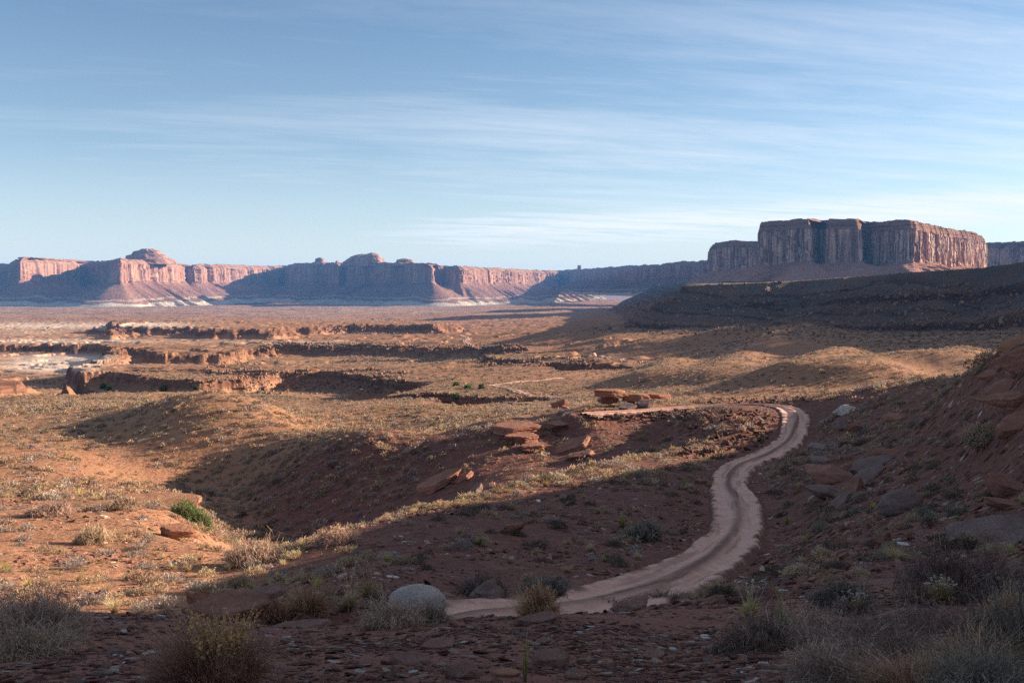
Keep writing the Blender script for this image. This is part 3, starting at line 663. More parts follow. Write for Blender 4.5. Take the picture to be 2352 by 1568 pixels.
wall('middle_mesa', 'distant shaded mesa in the middle whose right wall catches the sun', 'mesa',
     pth((640, 9600, 612), (680, 8700, 604), (716, 8300, 603), (760, 8250, 603), (778, 8100, 603), (786, 8250, 602), (860, 7700, 602), (930, 7300, 603), (980, 6900, 605), (992, 6850, 606), (1000, 7250, 608), (1022, 7300, 609), (1040, 7150, 610), (1062, 7150, 611), (1100, 7700, 613), (1180, 8500, 617), (1260, 9500, 621), (1330, 10600, 624)),
     36, -128, FM, 200, ds=5.5, cap=20, flut=26, gull=30, white=26, cleft=16)
wall('shaded_rim', 'long blue shaded canyon rim running from the centre to behind the large butte', 'cliff',
     pth((1235, 11000, 625), (1290, 9900, 620), (1380, 8700, 614), (1440, 7900, 610), (1500, 7200, 607), (1540, 6700, 602), (1560, 6500, 600), (1590, 6300, 598), (1640, 6000, 593), (1760, 5600, 588)),
     60, -60, FM, 300, ds=5.0, cap=20, flut=30, gull=26, back=500)
wall('small_butte', 'dark flat topped butte tucked behind the left side of the large butte', 'butte',
     pth((1660, 4900, 566), (1636, 4600, 562), (1638, 4300, 561), (1652, 4180, 554), (1700, 4150, 553), (1760, 4100, 552), (1860, 4200, 552)),
     72, 0, BM, 400, ds=3.4, cap=16, flut=14, gull=16, back=200, capw=.5, cleft=8)
wall('rear_rim', 'blue shaded rim showing at the right edge behind the large butte', 'cliff',
     pth((2140, 5000, 556), (2240, 4900, 555), (2300, 4700, 557), (2380, 4300, 554), (2500, 4000, 550)),
     80, 0, BM, 500, ds=4.5, cap=18, flut=20, gull=16, back=400)
wall('large_butte', 'large flat topped red butte standing above the dark ridge on the right', 'butte',
     pth((1738, 2990, 509), (1790, 2975, 507), (1842, 2930, 502), (1858, 2880, 501), (1866, 2990, 503), (1880, 3000, 507), (1900, 2950, 506), (1908, 2900, 503), (1950, 2880, 504), (1966, 2850, 504), (1974, 2990, 507), (1990, 3010, 510), (2010, 2930, 509), (2060, 2850, 504), (2090, 2800, 504), (2112, 2900, 513), (2160, 3050, 521), (2205, 3250, 528), (2232, 3440, 532), (2252, 3480, 541), (2254, 3760, 545), (2120, 3900, 540), (1900, 3760, 530), (1780, 3500, 520)),
     70, 16, BM, 600, closed=True, ds=2.0, cap=15, flut=13, gull=30, back=160, ang=27, capw=.28, cleft=9)
# rocks that crown the far mesas
def capstone(name, label, cat, u0, u1, vtop, vbase, y, seed, steps=3, mat='far_cliff', prof=None, depth=None):
    x0, x1 = PU(u0, y), PU(u1, y); zt, zb = ZR(vtop, y), ZR(vbase, y) - 14
    cx, rx = (x0 + x1) / 2, (x1 - x0) / 2; ry = depth or rx * 0.6; n = 160; a = np.linspace(0, 2 * np.pi, n, endpoint=False)
    V = []; R = []; NR = 40; L_ = []
    for i in range(NR + 1):
        f = i / NR; g = f * steps; st = (np.floor(g) + sstep(0.55, 1.0, g - np.floor(g))) / steps if f < 1 else 1
        r = 1 - (0.86 * st if prof is None else np.interp(f, *prof))
        r = r * (1 + 0.10 * fbm(np.cos(a) * 3 + 5, np.sin(a) * 3 + f * 5, 4, seed)) 
        x = cx + rx * r * np.cos(a); yy = y + 60 + ry * r * np.sin(a); z = zb + (zt - zb) * f + 0 * a + fbm(np.cos(a) * 2, np.sin(a) * 2, 3, seed + 3) * (zt - zb) * 0.05
        V.append(np.stack([x, yy, z], 1)); L_.append(np.full(n, 0.8 if mat == 'far_cliff' else 0.9))
    V = np.stack(V); V = np.concatenate([V, V[:, :1]], 1); top = V[-1].mean(0)
    V = np.concatenate([V, np.broadcast_to(top, (1, n + 1, 3))], 0)
    me = mesh_np(name, V.reshape(-1, 3), grid_faces(*V.shape[:2]), M[mat], True, {'lay': np.full(V.shape[0] * V.shape[1], 0.6)})
    o = link(bpy.data.objects.new(name, me)); tag(o, label, cat); return o
capstone('sandstone_dome', 'pale stepped sandstone dome crowning the long left mesa', 'rock dome', 262, 400, 571, 602, 7050, 11, 4, prof=([0, .08, .3, .34, .60, .64, .86, .90, 1], [0, .06, .14, .28, .36, .50, .56, .72, .80]), depth=150)
capstone('blocky_outcrop', 'small blocky rock knob on the rim at the left end of the middle mesa', 'rock knob', 712, 750, 591, 605, 8250, 12, 2, depth=50)
capstone('blocky_outcrop', 'tiny rock knob on the rim just left of the rounded grey dome', 'rock knob', 764, 779, 598, 606, 8100, 13, 2, depth=40)
capstone('rounded_dome', 'rounded shaded rock dome on the rim of the middle mesa', 'rock dome', 780, 890, 583, 606, 7650, 14, 2, prof=([0, .3, .5, .75, .9, 1], [0, .12, .2, .4, .62, .9]), depth=120)
capstone('rounded_dome', 'higher knobbed rock hump at the right end of the rounded dome', 'rock dome', 828, 878, 580, 600, 7600, 18, 2, prof=([0, .4, .7, .9, 1], [0, .12, .3, .55, .85]), depth=60)
capstone('pale_dome', 'low pale sunlit rock dome on the rim right of the rounded dome', 'rock dome', 893, 962, 593, 606, 7350, 15, 2, depth=90)
capstone('rim_tower', 'tiny square rock tower standing alone on the shaded rim', 'rock tower', 1325, 1339, 609, 621, 9300, 16, 2, prof=([0, .06, .9, 1], [0, .3, .32, .42]), depth=26)

# ------------------------------------------------------------------ rocks
def rock_mesh(name, seed, dims, mat, kind='slab', sub=4, rough=0.09, planes=14):
    r = np.random.default_rng(seed)
    bm = bmesh.new(); bmesh.ops.create_icosphere(bm, subdivisions=sub, radius=1.0)
    V = np.array([v.co[:] for v in bm.verts]); Fc = np.array([[v.index for v in f.verts] for f in bm.faces]); bm.free()
    n = V / np.linalg.norm(V, axis=1)[:, None]
    rad = np.full(len(n), 1e9)
    if kind == 'slab':
        N = [(0, 0, 1), (0, 0, -1)]; D = [0.62, 0.62]; ang0 = r.uniform(0, 6.28); m = r.integers(5, 8)
        for i in range(m):
            a = ang0 + (i + r.uniform(-0.3, 0.3)) / m * 6.283; N.append((math.cos(a), math.sin(a), r.uniform(-0.25, 0.25))); D.append(r.uniform(0.72, 0.98))
        for i in range(5):
            v = r.normal(size=3); v /= np.linalg.norm(v); N.append(tuple(v)); D.append(r.uniform(0.9, 1.1))
    elif kind == 'block':
        N, D = [], []
        for i in range(planes):
            v = r.normal(size=3); v /= np.linalg.norm(v); N.append(tuple(v)); D.append(r.uniform(0.62, 0.92))
    else:
        N = [(0, 0, -1)]; D = [0.7]
        for i in range(10):
            v = r.normal(size=3); v /= np.linalg.norm(v); N.append(tuple(v)); D.append(r.uniform(0.85, 0.97))
    N = np.array(N); D = np.array(D); N = N / np.linalg.norm(N, axis=1)[:, None]
    dp = n @ N.T; rr = np.where(dp > 1e-3, D[None] / np.maximum(dp, 1e-3), 9)
    if kind == 'boulder':
        p_ = 14.0; rad = (np.sum(np.minimum(rr, 9) ** -p_, 1) + 1.0) ** (-1 / p_)
    else:
        p_ = 26.0; rad = (np.sum(np.minimum(rr, 9) ** -p_, 1)) ** (-1 / p_)
    P_ = n * rad[:, None]
    nz = fbm(P_[:, 0] * 2.4 + seed, P_[:, 1] * 2.4 + P_[:, 2] * 1.7, 6, seed % 97, .62)
    stz = vn(P_[:, 2] * 5.5 + P_[:, 0] * 0.6 + seed, P_[:, 1] * 0.5, seed % 89) - 0.5
    ofs = rough * nz + (rough * 1.1 * stz * (np.abs(n[:, 2]) < 0.75) if kind != 'boulder' else 0)
    P_ = P_ * (1 + ofs[:, None]) * np.array(dims) / 2 / 0.85
    return mesh_np(name, P_, Fc, mat, kind == 'boulder')
def put_rock(name, label, cat, u, v, y, dims, seed, mat, kind='slab', rot=(0, 0, 0), sink=0.25, group=None, free=False, z=None):
    """stand a rock so that its middle is seen at (u, v); y is its distance, or None to find the ground there."""
    if y is None:
        x, y, gz_ = hit(u, v)
    else: x = (u - U0) / F * y
    me = rock_mesh(name, seed, dims, M[mat], kind)
    o = link(bpy.data.objects.new(name, me)); o.rotation_euler = [math.radians(a) for a in rot]
    if z is None:
        g = float(gz(np.array([x]), np.array([y]))[0]); zc = -(v - V0) / F * y if free else g + dims[2] * (0.5 - sink)
    else: zc = z
    o.location = (x, y, zc); tag(o, label, cat, group); return o
PX = lambda px, y: px / F * y
# ---- foreground stones
put_rock('boulder', 'pale rounded boulder beside the road in the shaded foreground', 'boulder', 958, 1384, 12.0, (0.60, 0.46, 0.40), 3, 'pale_rock', 'boulder', (0, 0, 8), 0.40, free=True)
put_rock('rock_slab', 'thick dark overhanging slab at the lip of the stony bench', 'rock', 545, 1398, 9.6, (0.66, 0.5, 0.22), 5, 'rock', 'slab', (6, -5, 12), 0.2, free=True)
put_rock('rock_slab', 'lighter flat slab lying on top of the dark overhanging slab', 'rock', 600, 1364, 10.2, (0.40, 0.3, 0.08), 15, 'stone', 'slab', (4, -8, 30), 0.2, free=True)
put_rock('rock', 'small pointed orange rock on the sunlit slope above the overhanging slab', 'rock', 455, 1384, 23, (0.40, 0.30, 0.62), 9, 'ledge', 'block', (8, 14, 20), 0.3)
put_rock('rock_slab', 'flat purple slab lying on the gravel below the road', 'rock', 942, 1526, None, (0.20, 0.12, 0.05), 21, 'stone', 'slab', (8, 4, 15), 0.1)
put_rock('rock_slab', 'dark stone step in the gravel under the straw brown bush', 'rock', 1240, 1430, None, (0.24, 0.14, 0.08), 22, 'stone', 'slab', (4, -6, 5), 0.35)
put_rock('rock_slab', 'dark flat stone half buried in the middle of the gravel', 'rock', 1010, 1487, None, (0.2, 0.12, 0.05), 23, 'stone', 'slab', (2, 3, 50), 0.3)
put_rock('rock', 'dark square stone at the bottom edge beside the sparse green stalks', 'rock', 1265, 1532, None, (0.20, 0.14, 0.10), 24, 'stone', 'slab', (5, 3, 10), 0.25)
put_rock('rock_slab', 'pale tan slab at the bottom edge of the gravel', 'rock', 1165, 1556, None, (0.11, 0.06, 0.03), 25, 'ledge', 'slab', (6, 3, 10), 0.15)
put_rock('rock_slab', 'pale pink slab at the bottom edge right of the dark square stone', 'rock', 1325, 1560, None, (0.11, 0.07, 0.03), 26, 'stone', 'slab', (5, 5, 40), 0.1)
put_rock('rock', 'dark wedge of stone at the bottom edge left of the pale tan slab', 'rock', 1065, 1556, None, (0.15, 0.12, 0.08), 27, 'stone', 'block', (5, 5, 40), 0.3)
put_rock('rock_slab', 'dark stone slab at the bottom edge right of centre', 'rock', 1500, 1512, None, (0.18, 0.10, 0.06), 28, 'stone', 'slab', (3, 5, 70), 0.4)
put_rock('rock_slab', 'blue grey chip of stone on the gravel at lower left', 'rock', 266, 1497, None, (0.095, 0.05, 0.02), 29, 'stone', 'slab', (14, 4, 10), 0.0)
put_rock('rock_slab', 'cream stone chip on the gravel left of the big brown bush', 'rock', 345, 1505, None, (0.085, 0.04, 0.02), 30, 'pale_rock', 'slab', (8, -6, 10), 0.0)
put_rock('rock', 'small tan block on the gravel below the grey bush', 'rock', 188, 1497, None, (0.06, 0.05, 0.035), 31, 'ledge', 'block', (8, -6, 10), 0.1)
put_rock('rock_slab', 'bright white stone chip among gravel beside the big brown bush', 'rock', 592, 1414, None, (0.09, 0.05, 0.025), 33, 'pale_rock', 'slab', (12, -6, 30), 0.0)
put_rock('rock_slab', 'layered grey stone ledge on the gravel right of the big brown bush', 'rock', 690, 1441, None, (0.36, 0.15, 0.05), 34, 'stone', 'slab', (3, -3, 8), 0.3)
put_rock('rock', 'dark lumpy rock on the bench edge where the road bends out of sight', 'rock', 1440, 1392, 11.0, (0.40, 0.26, 0.13), 35, 'stone', 'block', (0, 0, 20), 0.5, free=True)
put_rock('rock', 'grey pointed rock behind the green bush near the pale boulder', 'rock', 1118, 1330, 22, (0.7, 0.5, 0.55), 36, 'grey_rock', 'block', (0, 0, 20), 0.25)
put_rock('rock', 'small grey rock on the lip of the bench between flower stalks', 'rock', 1748, 1376, None, (0.34, 0.22, 0.16), 37, 'grey_rock', 'block', (0, 0, 20), 0.2)
put_rock('rock_slab', 'purple flat slab below the tall dry stalks', 'rock', 2015, 1344, 13.5, (0.66, 0.3, 0.14), 38, 'stone', 'slab', (0, -6, -8), 0.2, free=True)
put_rock('rock', 'leaning purple rock beside the dark shrub', 'rock', 2115, 1336, 13.2, (0.40, 0.22, 0.16), 39, 'grey_rock', 'block', (0, -40, 0), 0.2, free=True)
# ---- right slope rocks
put_rock('boulder', 'big oval layered rock lying tilted on the shaded right slope', 'boulder', 2069, 1176, None, (1.55, 1.0, 0.72), 41, 'grey_rock', 'boulder', (24, -14, 6), 0.1)
for i, (u, v, px, r_, h, lab) in enumerate([
    (1990, 1106, 78, (18, -28, 10), .30, 'long narrow rock leaning uphill in the rock cluster'),
    (1958, 1130, 62, (10, -58, 10), .28, 'steeply tilted rock in the middle of the rock cluster'),
    (1930, 1158, 60, (10, -40, 0), .25, 'lowest tilted rock of the cluster on the right slope'),
    (1905, 1112, 90, (16, 10, 0), .36, 'broad flat rock at the left end of the rock cluster'),
    (1900, 1146, 92, (10, 10, 20), .36, 'broad dark rock below the flat rock of the cluster'),
    (1962, 1082, 36, (10, 0, 20), .7, 'small rounded rock at the top of the rock cluster'),
    (2005, 1076, 100, (14, -14, 0), .26, 'long flat slab above the rock cluster'),
    (2040, 1052, 70, (14, 4, 0), .30, 'purple rock topping the long slab of the cluster'),
    (1882, 1066, 56, (16, 0, 40), .3, 'small slab uphill of the rock cluster')]):
    x_, y_, _ = hit(u, v)
    put_rock('rock', lab, 'rock', u, v, y_, (PX(px, y_), PX(px, y_) * 0.6, PX(px, y_) * h), 50 + i, 'rock' if i % 2 else 'grey_rock', 'slab' if h < .32 else 'block', r_, 0.15)
for i, (u, v, px, h, r_, mt, lab, kd) in enumerate([
    (1937, 951, 48, .42, (20, -16, 6), 'pale_rock', 'pale tilted block on the slope right of the road bend', 'block'),
    (1964, 990, 34, .75, (0, 0, 20), 'rock', 'squat upright block on the slope right of the two ruts', 'block'),
    (1942, 986, 34, .6, (0, 0, 20), 'grey_rock', 'low grey rock just left of the squat upright block', 'block'),
    (1880, 1030, 52, .25, (10, 0, 5), 'grey_rock', 'flat grey rock beside the dry bush near the road edge', 'slab'),
    (2315, 1133, 96, .45, (24, 14, 4), 'rock', 'wide purple slab sloping down at the right edge', 'slab'),
    (2305, 1168, 74, .34, (6, 10, 4), 'rock', 'layered rock shelf under the wide purple slab', 'slab'),
    (2290, 1250, 180, .24, (20, -12, 2), 'grey_rock', 'long pale grey slab slanting up to the right edge', 'slab'),
    (2030, 1258, 36, 1.3, (10, 20, 0), 'rock', 'upright cleft rock standing below the oval rock', 'block'),
    (2310, 905, 84, .34, (16, -26, 0), 'rock', 'tilted slab jutting from the outcrop at the right edge', 'slab'),
    (2335, 935, 64, .6, (0, -10, 0), 'rock', 'dark block beneath the jutting slab at the right edge', 'block'),
    (2338, 800, 76, .34, (10, -22, 0), 'ledge', 'orange rimmed capping slab of the outcrop on the skyline', 'slab'),
    (2350, 838, 84, .6, (10, -22, 0), 'rock', 'dark rock mass under the capping slab on the skyline', 'block'),
    (2335, 985, 84, .42, (14, -34, 10), 'rock', 'big leaning slab at the right edge above the grey shrubs', 'slab'),
    (2280, 865, 50, .3, (10, -20, 0), 'rock', 'thin slab on the slope left of the skyline outcrop', 'slab'),
    (2060, 966, 60, .22, (14, 0, 0), 'rock', 'flat rock showing in the upper right slope', 'slab'),
    (1610, 1112, 26, .55, (0, 0, 0), 'rock', 'left of two rounded stones beside the road curve', 'block'),
    (1628, 1116, 28, .5, (0, 0, 60), 'rock', 'right of two rounded stones beside the road curve', 'block')]):
    x_, y_, _ = hit(u, v); y_ = min(y_, 120)
    put_rock('rock', lab, 'rock', u, v, y_, (PX(px, y_), PX(px, y_) * 0.7, PX(px, y_) * h), 80 + i, mt, kd, r_, 0.2)
# ---- ledges and caprocks around the road bend
CPS = [
 (1399, 902, 72, 22, 124, 'ledge', 'slab', (0, 0, 4), 'flat topped caprock overhanging on its dark base beside the road', 'caprock'),
 (1396, 919, 54, 20, 124.6, 'rock', 'block', (0, 0, 4), 'dark narrow pedestal under the overhanging caprock', 'rock'),
 (1460, 912, 66, 24, 125, 'ledge', 'slab', (0, 0, 8), 'low orange slab joined to the right of the caprock', 'rock'),
 (1510, 909, 62, 15, 127, 'ledge', 'slab', (0, 0, -4), 'long flat slab at the right end of the caprock row', 'rock'),
 (1483, 929, 44, 22, 122, 'grey_rock', 'slab', (24, -8, 10), 'angular purple slab tipped against the road shoulder', 'rock'),
 (1440, 936, 36, 16, 121.5, 'grey_rock', 'slab', (20, -8, 10), 'smaller purple slab left of the tipped angular slab', 'rock'),
 (1450, 922, 22, 22, 122.4, 'grey_rock', 'block', (0, 30, 10), 'small upright rock between the caprock and the tipped slab', 'rock'),
 (1286, 926, 40, 16, 132, 'rock', 'slab', (0, -18, 0), 'small dark rock table left of the road shoulder', 'rock'),
 (1290, 936, 40, 16, 131, 'rock', 'block', (0, 10, 0), 'dark stone under the small rock table', 'rock'),
 (1180, 984, 104, 24, 108, 'rock', 'slab', (4, 0, 6), 'broad brown rock table with a deep shadow beneath', 'rock table'),
 (1200, 1006, 84, 26, 108, 'rock', 'slab', (0, 0, 30), 'dark middle layer under the broad rock table', 'rock'),
 (1222, 1026, 60, 22, 108, 'rock', 'slab', (0, 0, 50), 'black hollowed base of the rock table', 'rock'),
 (1290, 972, 60, 8, 112, 'rock', 'slab', (4, -3, 0), 'thin brown ledge reaching from the rock table to the road', 'rock'),
 (1310, 1024, 96, 17, 104, 'rock', 'slab', (10, -22, -6), 'sunlit sloping slab with a bright edge below the rock table', 'rock slab'),
 (1334, 1046, 66, 18, 103, 'rock', 'slab', (4, -12, 0), 'dark undercut layer below the sunlit sloping slab', 'rock'),
 (1000, 1108, 112, 20, 80, 'rock', 'slab', (8, -24, -6), 'long dark slab tilted on the shaded slope', 'rock slab'),
 (1062, 1098, 56, 18, 80, 'rock', 'slab', (10, -28, -6), 'shorter tilted slab right of the long dark slab', 'rock slab'),
 (1090, 1128, 46, 20, 75, 'grey_rock', 'block', (10, -40, -6), 'broken rocks below the shorter tilted slab', 'rock'),
 (935, 1035, 46, 10, 112, 'grey_rock', 'slab', (12, -20, -6), 'cracked grey slab on the lip of the shaded slope', 'rock'),
 (1170, 1216, 44, 34, 33, 'rock', 'block', (0, 0, 0), 'dark hollow rock in the shaded slope left of the road', 'rock'),
]
for i, (u, v, w_, h_, y_, mt, kd, r_, lab, cat) in enumerate(CPS):
    yh = hit(u, v + h_ * .35)[1]
    if abs(math.log(yh / y_)) < .3: y_ = yh
    put_rock('rock' if cat == 'rock' else cat.replace(' ', '_'), lab, cat, u, v, y_, (PX(w_, y_) * .9, PX(w_, y_) * 0.65, PX(h_, y_) * .95), 120 + i, mt, kd, r_, 0.1, free=True)
# ---- sunlit shelf ledges
for i, (u, v, w_, h_, y_, r_, lab) in enumerate([
    (352, 1160, 178, 30, 61, (3, 3, -10), 'broad sunlit sandstone ledge jutting over the green shrub'),
    (398, 1176, 90, 22, 60, (2, -10, -10), 'bright lower layer at the tip of the broad sunlit ledge'),
    (412, 1222, 70, 36, 45, (6, 6, 10), 'rounded orange ledge nose below the green shrub'),
    (436, 1283, 70, 30, 37, (6, 6, 0), 'worn orange ledge at the edge of the sunlit shelf'),
    (528, 1340, 72, 24, 30, (6, -10, 10), 'thin pointed ledge at the lower right tip of the sunlit shelf'),
    (252, 1154, 46, 12, 62, (4, -6, 0), 'small sunlit ledge left of the broad ledge'),
    (158, 1175, 60, 10, 52, (4, 4, 0), 'thin ledge with a dark crack on the sunlit slope at left'),
    (438, 1314, 26, 14, 34, (4, 24, 0), 'small tan block on the sunlit shelf'),
    (165, 1356, 44, 14, 27, (0, 10, 30), 'orange stone beside the tip of the grey bush'),
    (450, 1360, 34, 12, 26, (0, 10, 30), 'flat orange stone on the lower sunlit shelf')]):
    put_rock('sandstone_ledge' if w_ > 60 else 'rock', lab, 'ledge' if w_ > 60 else 'rock', u, v, y_, (PX(w_, y_), PX(w_, y_) * 0.8, PX(h_, y_)), 160 + i, 'ledge', 'slab' if w_ > 45 else 'block', r_, 0.45, free=(w_ > 60))

# ---- instanced-by-hand merged stones: gravel on the bench, rubble on slopes and canyon walls
def proto_stone(seed, flat):
    r = np.random.default_rng(seed); n = r.integers(5, 8); a = np.sort(r.uniform(0, 6.283, n)) ; a = np.linspace(0, 6.283, n, endpoint=False) + r.uniform(-.35, .35, n)
    R_ = r.uniform(0.6, 1.0, n); x = np.cos(a) * R_; y = np.sin(a) * R_ * 0.7
    top = np.stack([x * .82, y * .82, np.full(n, flat) + r.uniform(-.3, .3, n) * flat], 1); mid = np.stack([x, y, np.full(n, flat * .2)], 1); bot = np.stack([x * .9, y * .9, np.full(n, -flat)], 1)
    c = np.array([[0, 0, flat * 1.1]]); V = np.vstack([top, mid, bot, c]); T = []
    for i in range(n):
        j = (i + 1) % n; T += [(i, j, 3 * n), (n + i, n + j, j), (n + i, j, i), (2*n + i, 2*n + j, n + j), (2*n + i, n + j, n + i)]
    return V, np.array(T)
def scatter(name, protos, X, Y, Z, sc, rz, tilt, tint, mat, label, kind='stuff', cat=None, nrm=None, r=RNG, aspect=None):
    Vs, Fs, Ts = [], [], []; off = 0; which = r.integers(0, len(protos), len(X))
    for k, pr in enumerate(protos):
        V, T = pr[0], pr[1]; idx = np.where(which == k)[0]
        if not len(idx): continue
        c, s_ = np.cos(rz[idx]), np.sin(rz[idx]); S3 = sc[idx] if sc.ndim == 2 else np.repeat(sc[idx][:, None], 3, 1)
        P_ = V[None] * S3[:, None]
        tx, ty = tilt[idx, 0], tilt[idx, 1]
        x, y, z = P_[..., 0], P_[..., 1], P_[..., 2]
        x, y = x * c[:, None] - y * s_[:, None], x * s_[:, None] + y * c[:, None]
        z = z + x * tx[:, None] + y * ty[:, None]
        P_ = np.stack([x + X[idx][:, None], y + Y[idx][:, None], z + Z[idx][:, None]], -1)
        m = len(V); Vs.append(P_.reshape(-1, 3))
        Fs.append((T[None] + (off + np.arange(len(idx))[:, None, None] * m)).reshape(-1, T.shape[1])); off += len(idx) * m
        tt = tint[idx][:, None] * (pr[2][None] if len(pr) > 2 else np.ones((1, m, 1))); Ts.append(np.broadcast_to(tt, (len(idx), m, 3)).reshape(-1, 3))
    me = mesh_np(name, np.vstack(Vs), np.vstack(Fs), mat, False, {'tint': np.vstack(Ts)})
    o = link(bpy.data.objects.new(name, me)); tag(o, label, cat, None, kind); return o
def slope_at(x, y):
    e = 0.004 * y + 0.05
    return np.stack([(gz(x + e, y) - gz(x - e, y)) / (2 * e), (gz(x, y + e) - gz(x, y - e)) / (2 * e)], 1)
st_flat = [proto_stone(i, 0.22) for i in range(14)]; st_blk = [proto_stone(40 + i, 0.55) for i in range(12)]
# gravel
def bench_pts(n, y0, y1, smax=0.58):
    y = np.exp(RNG.uniform(math.log(y0), math.log(y1), n)) ; s = RNG.uniform(-smax, smax, n); x = s * y
    ok = y < edge_y(U0 + F * s) + 0.9
    return x[ok], y[ok]
x, y = bench_pts(52000, 3.6, 15)
k = fbm(x / 0.8, y / 0.8, 3, 91); ok = RNG.random(len(x)) < 0.62 + 1.1 * k; x, y = x[ok], y[ok]
n = len(x); sz = 0.007 + 0.042 * RNG.random(n) ** 4.0 + 0.0006 * y
base = np.array([[0.275, 0.130, 0.096], [0.215, 0.100, 0.078], [0.33, 0.175, 0.130], [0.44, 0.32, 0.25], [0.66, 0.60, 0.54], [0.22, 0.14, 0.13]])
ci = RNG.choice(6, n, p=[.32, .28, .19, .10, .035, .075]); tint = base[ci] * RNG.uniform(.75, 1.2, (n, 1))
tl = RNG.normal(0, .14, (n, 2)) + slope_at(x, y)
scatter('shale_gravel', st_flat, x, y, gz(x, y) + sz * 0.05, np.stack([sz * RNG.uniform(.8, 1.7, n), sz, sz * RNG.uniform(.35, .8, n)], 1), RNG.uniform(0, 6.28, n), tl, tint, M['chip'],
        'dark red shale gravel with scattered pale chips covering the foreground bench')
# small stones over the near slopes
n = 60000; y = np.exp(RNG.uniform(math.log(12), math.log(130), n)); s = RNG.uniform(-.56, .57, n); x = s * y
ok = gvis(x, y) & (fbm(x / 5, y / 5, 4, 95) + 0.35 * sstep(.0, .25, s) > RNG.uniform(-.3, .9, n)); x, y = x[ok], y[ok]; n = len(x)
rd = np.full(n, 1e9)
for q in road_c[::3]: rd = np.minimum(rd, np.hypot(x - q[0], y - q[1]))
ok = rd > 1.5; x, y = x[ok], y[ok]; n = len(x)
sz = 0.04 + 0.16 * RNG.random(n) ** 5 + 0.0008 * y; ci = RNG.choice(6, n, p=[.36, .28, .24, .075, .005, .04]); tint = base[ci] * RNG.uniform(.9, 1.5, (n, 1))
scatter('slope_rubble', st_flat, x, y, gz(x, y) + sz * .05, np.stack([sz * 1.3, sz, sz * .8], 1), RNG.uniform(0, 6.28, n), RNG.normal(0, .25, (n, 2)) + slope_at(x, y), tint, M['chip'],
        'loose flat stones strewn over the shaded slopes beside the road')
# broken knoll of slabs inside the road bend, loose dry stone edging under the road
kx, ky = [], []
for (u0, u1, v0, v1, m) in [(1560, 1790, 945, 1055, 420), (1340, 1640, 944, 968, 260), (1590, 1860, 912, 930, 150)]:
    for _ in range(m):
        a, b, c_ = hit(RNG.uniform(u0, u1), RNG.uniform(v0, v1)); kx.append(a); ky.append(b)
x, y = np.array(kx), np.array(ky); ok = y < 200; x, y = x[ok], y[ok]
rd = np.full(len(x), 1e9)
for q in road_c[::2]: rd = np.minimum(rd, np.hypot(x - q[0], y - q[1]))
ok = rd > 2.0; x, y = x[ok], y[ok]; n = len(x); sz = RNG.uniform(.12, .42, n)
scatter('broken_slabs', st_blk + st_flat, x, y, gz(x, y) + sz * .2, np.stack([sz * 1.3, sz, sz * .7], 1), RNG.uniform(0, 6.28, n), RNG.normal(0, .4, (n, 2)), base[RNG.choice(6, n, p=[.4, .36, .14, .04, 0, .06])] * RNG.uniform(.6, 1.0, (n, 1)), M['chip'],
        'heap of broken red slabs along the outer edge and inside bend of the road')
# boulder fields on the canyon walls and the dark ridge
bx_, by_, bs_ = [], [], []
for (u0, u1, v0, v1, m, s0, s1) in [(560, 930, 850, 905, 900, .8, 2.6), (600, 880, 787, 808, 700, 1.2, 3.6), (880, 1200, 789, 812, 500, 1.2, 3.2), (470, 600, 832, 862, 300, .8, 2.4),
    (735, 1010, 752, 768, 420, 1.8, 4.5), (1090, 1370, 822, 842, 420, .9, 2.6), (930, 1290, 905, 918, 200, .5, 1.6), (1420, 2352, 655, 770, 2600, .5, 4.0), (250, 560, 860, 895, 240, .5, 1.8), (790, 1130, 815, 835, 300, 1., 2.6)]:
    u = RNG.uniform(u0, u1, m); v = RNG.uniform(v0, v1, m)
    for a, b in zip(u, v):
        X_, Y_, Z_ = hit(a, b, 200)
        if Y_ < 201: continue
        bx_.append(X_); by_.append(Y_); bs_.append(s0 + (s1 - s0) * RNG.random() ** 3)
x, y, sz = np.array(bx_), np.array(by_), np.array(bs_) * 0.6; n = len(x)
scatter('talus_boulders', st_blk, x, y, gz(x, y) + sz * .15, np.stack([sz * RNG.uniform(.8, 1.3, n), sz, sz * .8], 1), RNG.uniform(0, 6.28, n), RNG.normal(0, .3, (n, 2)), RNG.uniform(.6, 1.25, (n, 1)) * np.array([[1, .95, .9]]), M['rubble'],
        'tumbled boulders littering the canyon walls and the dark ridge slope')

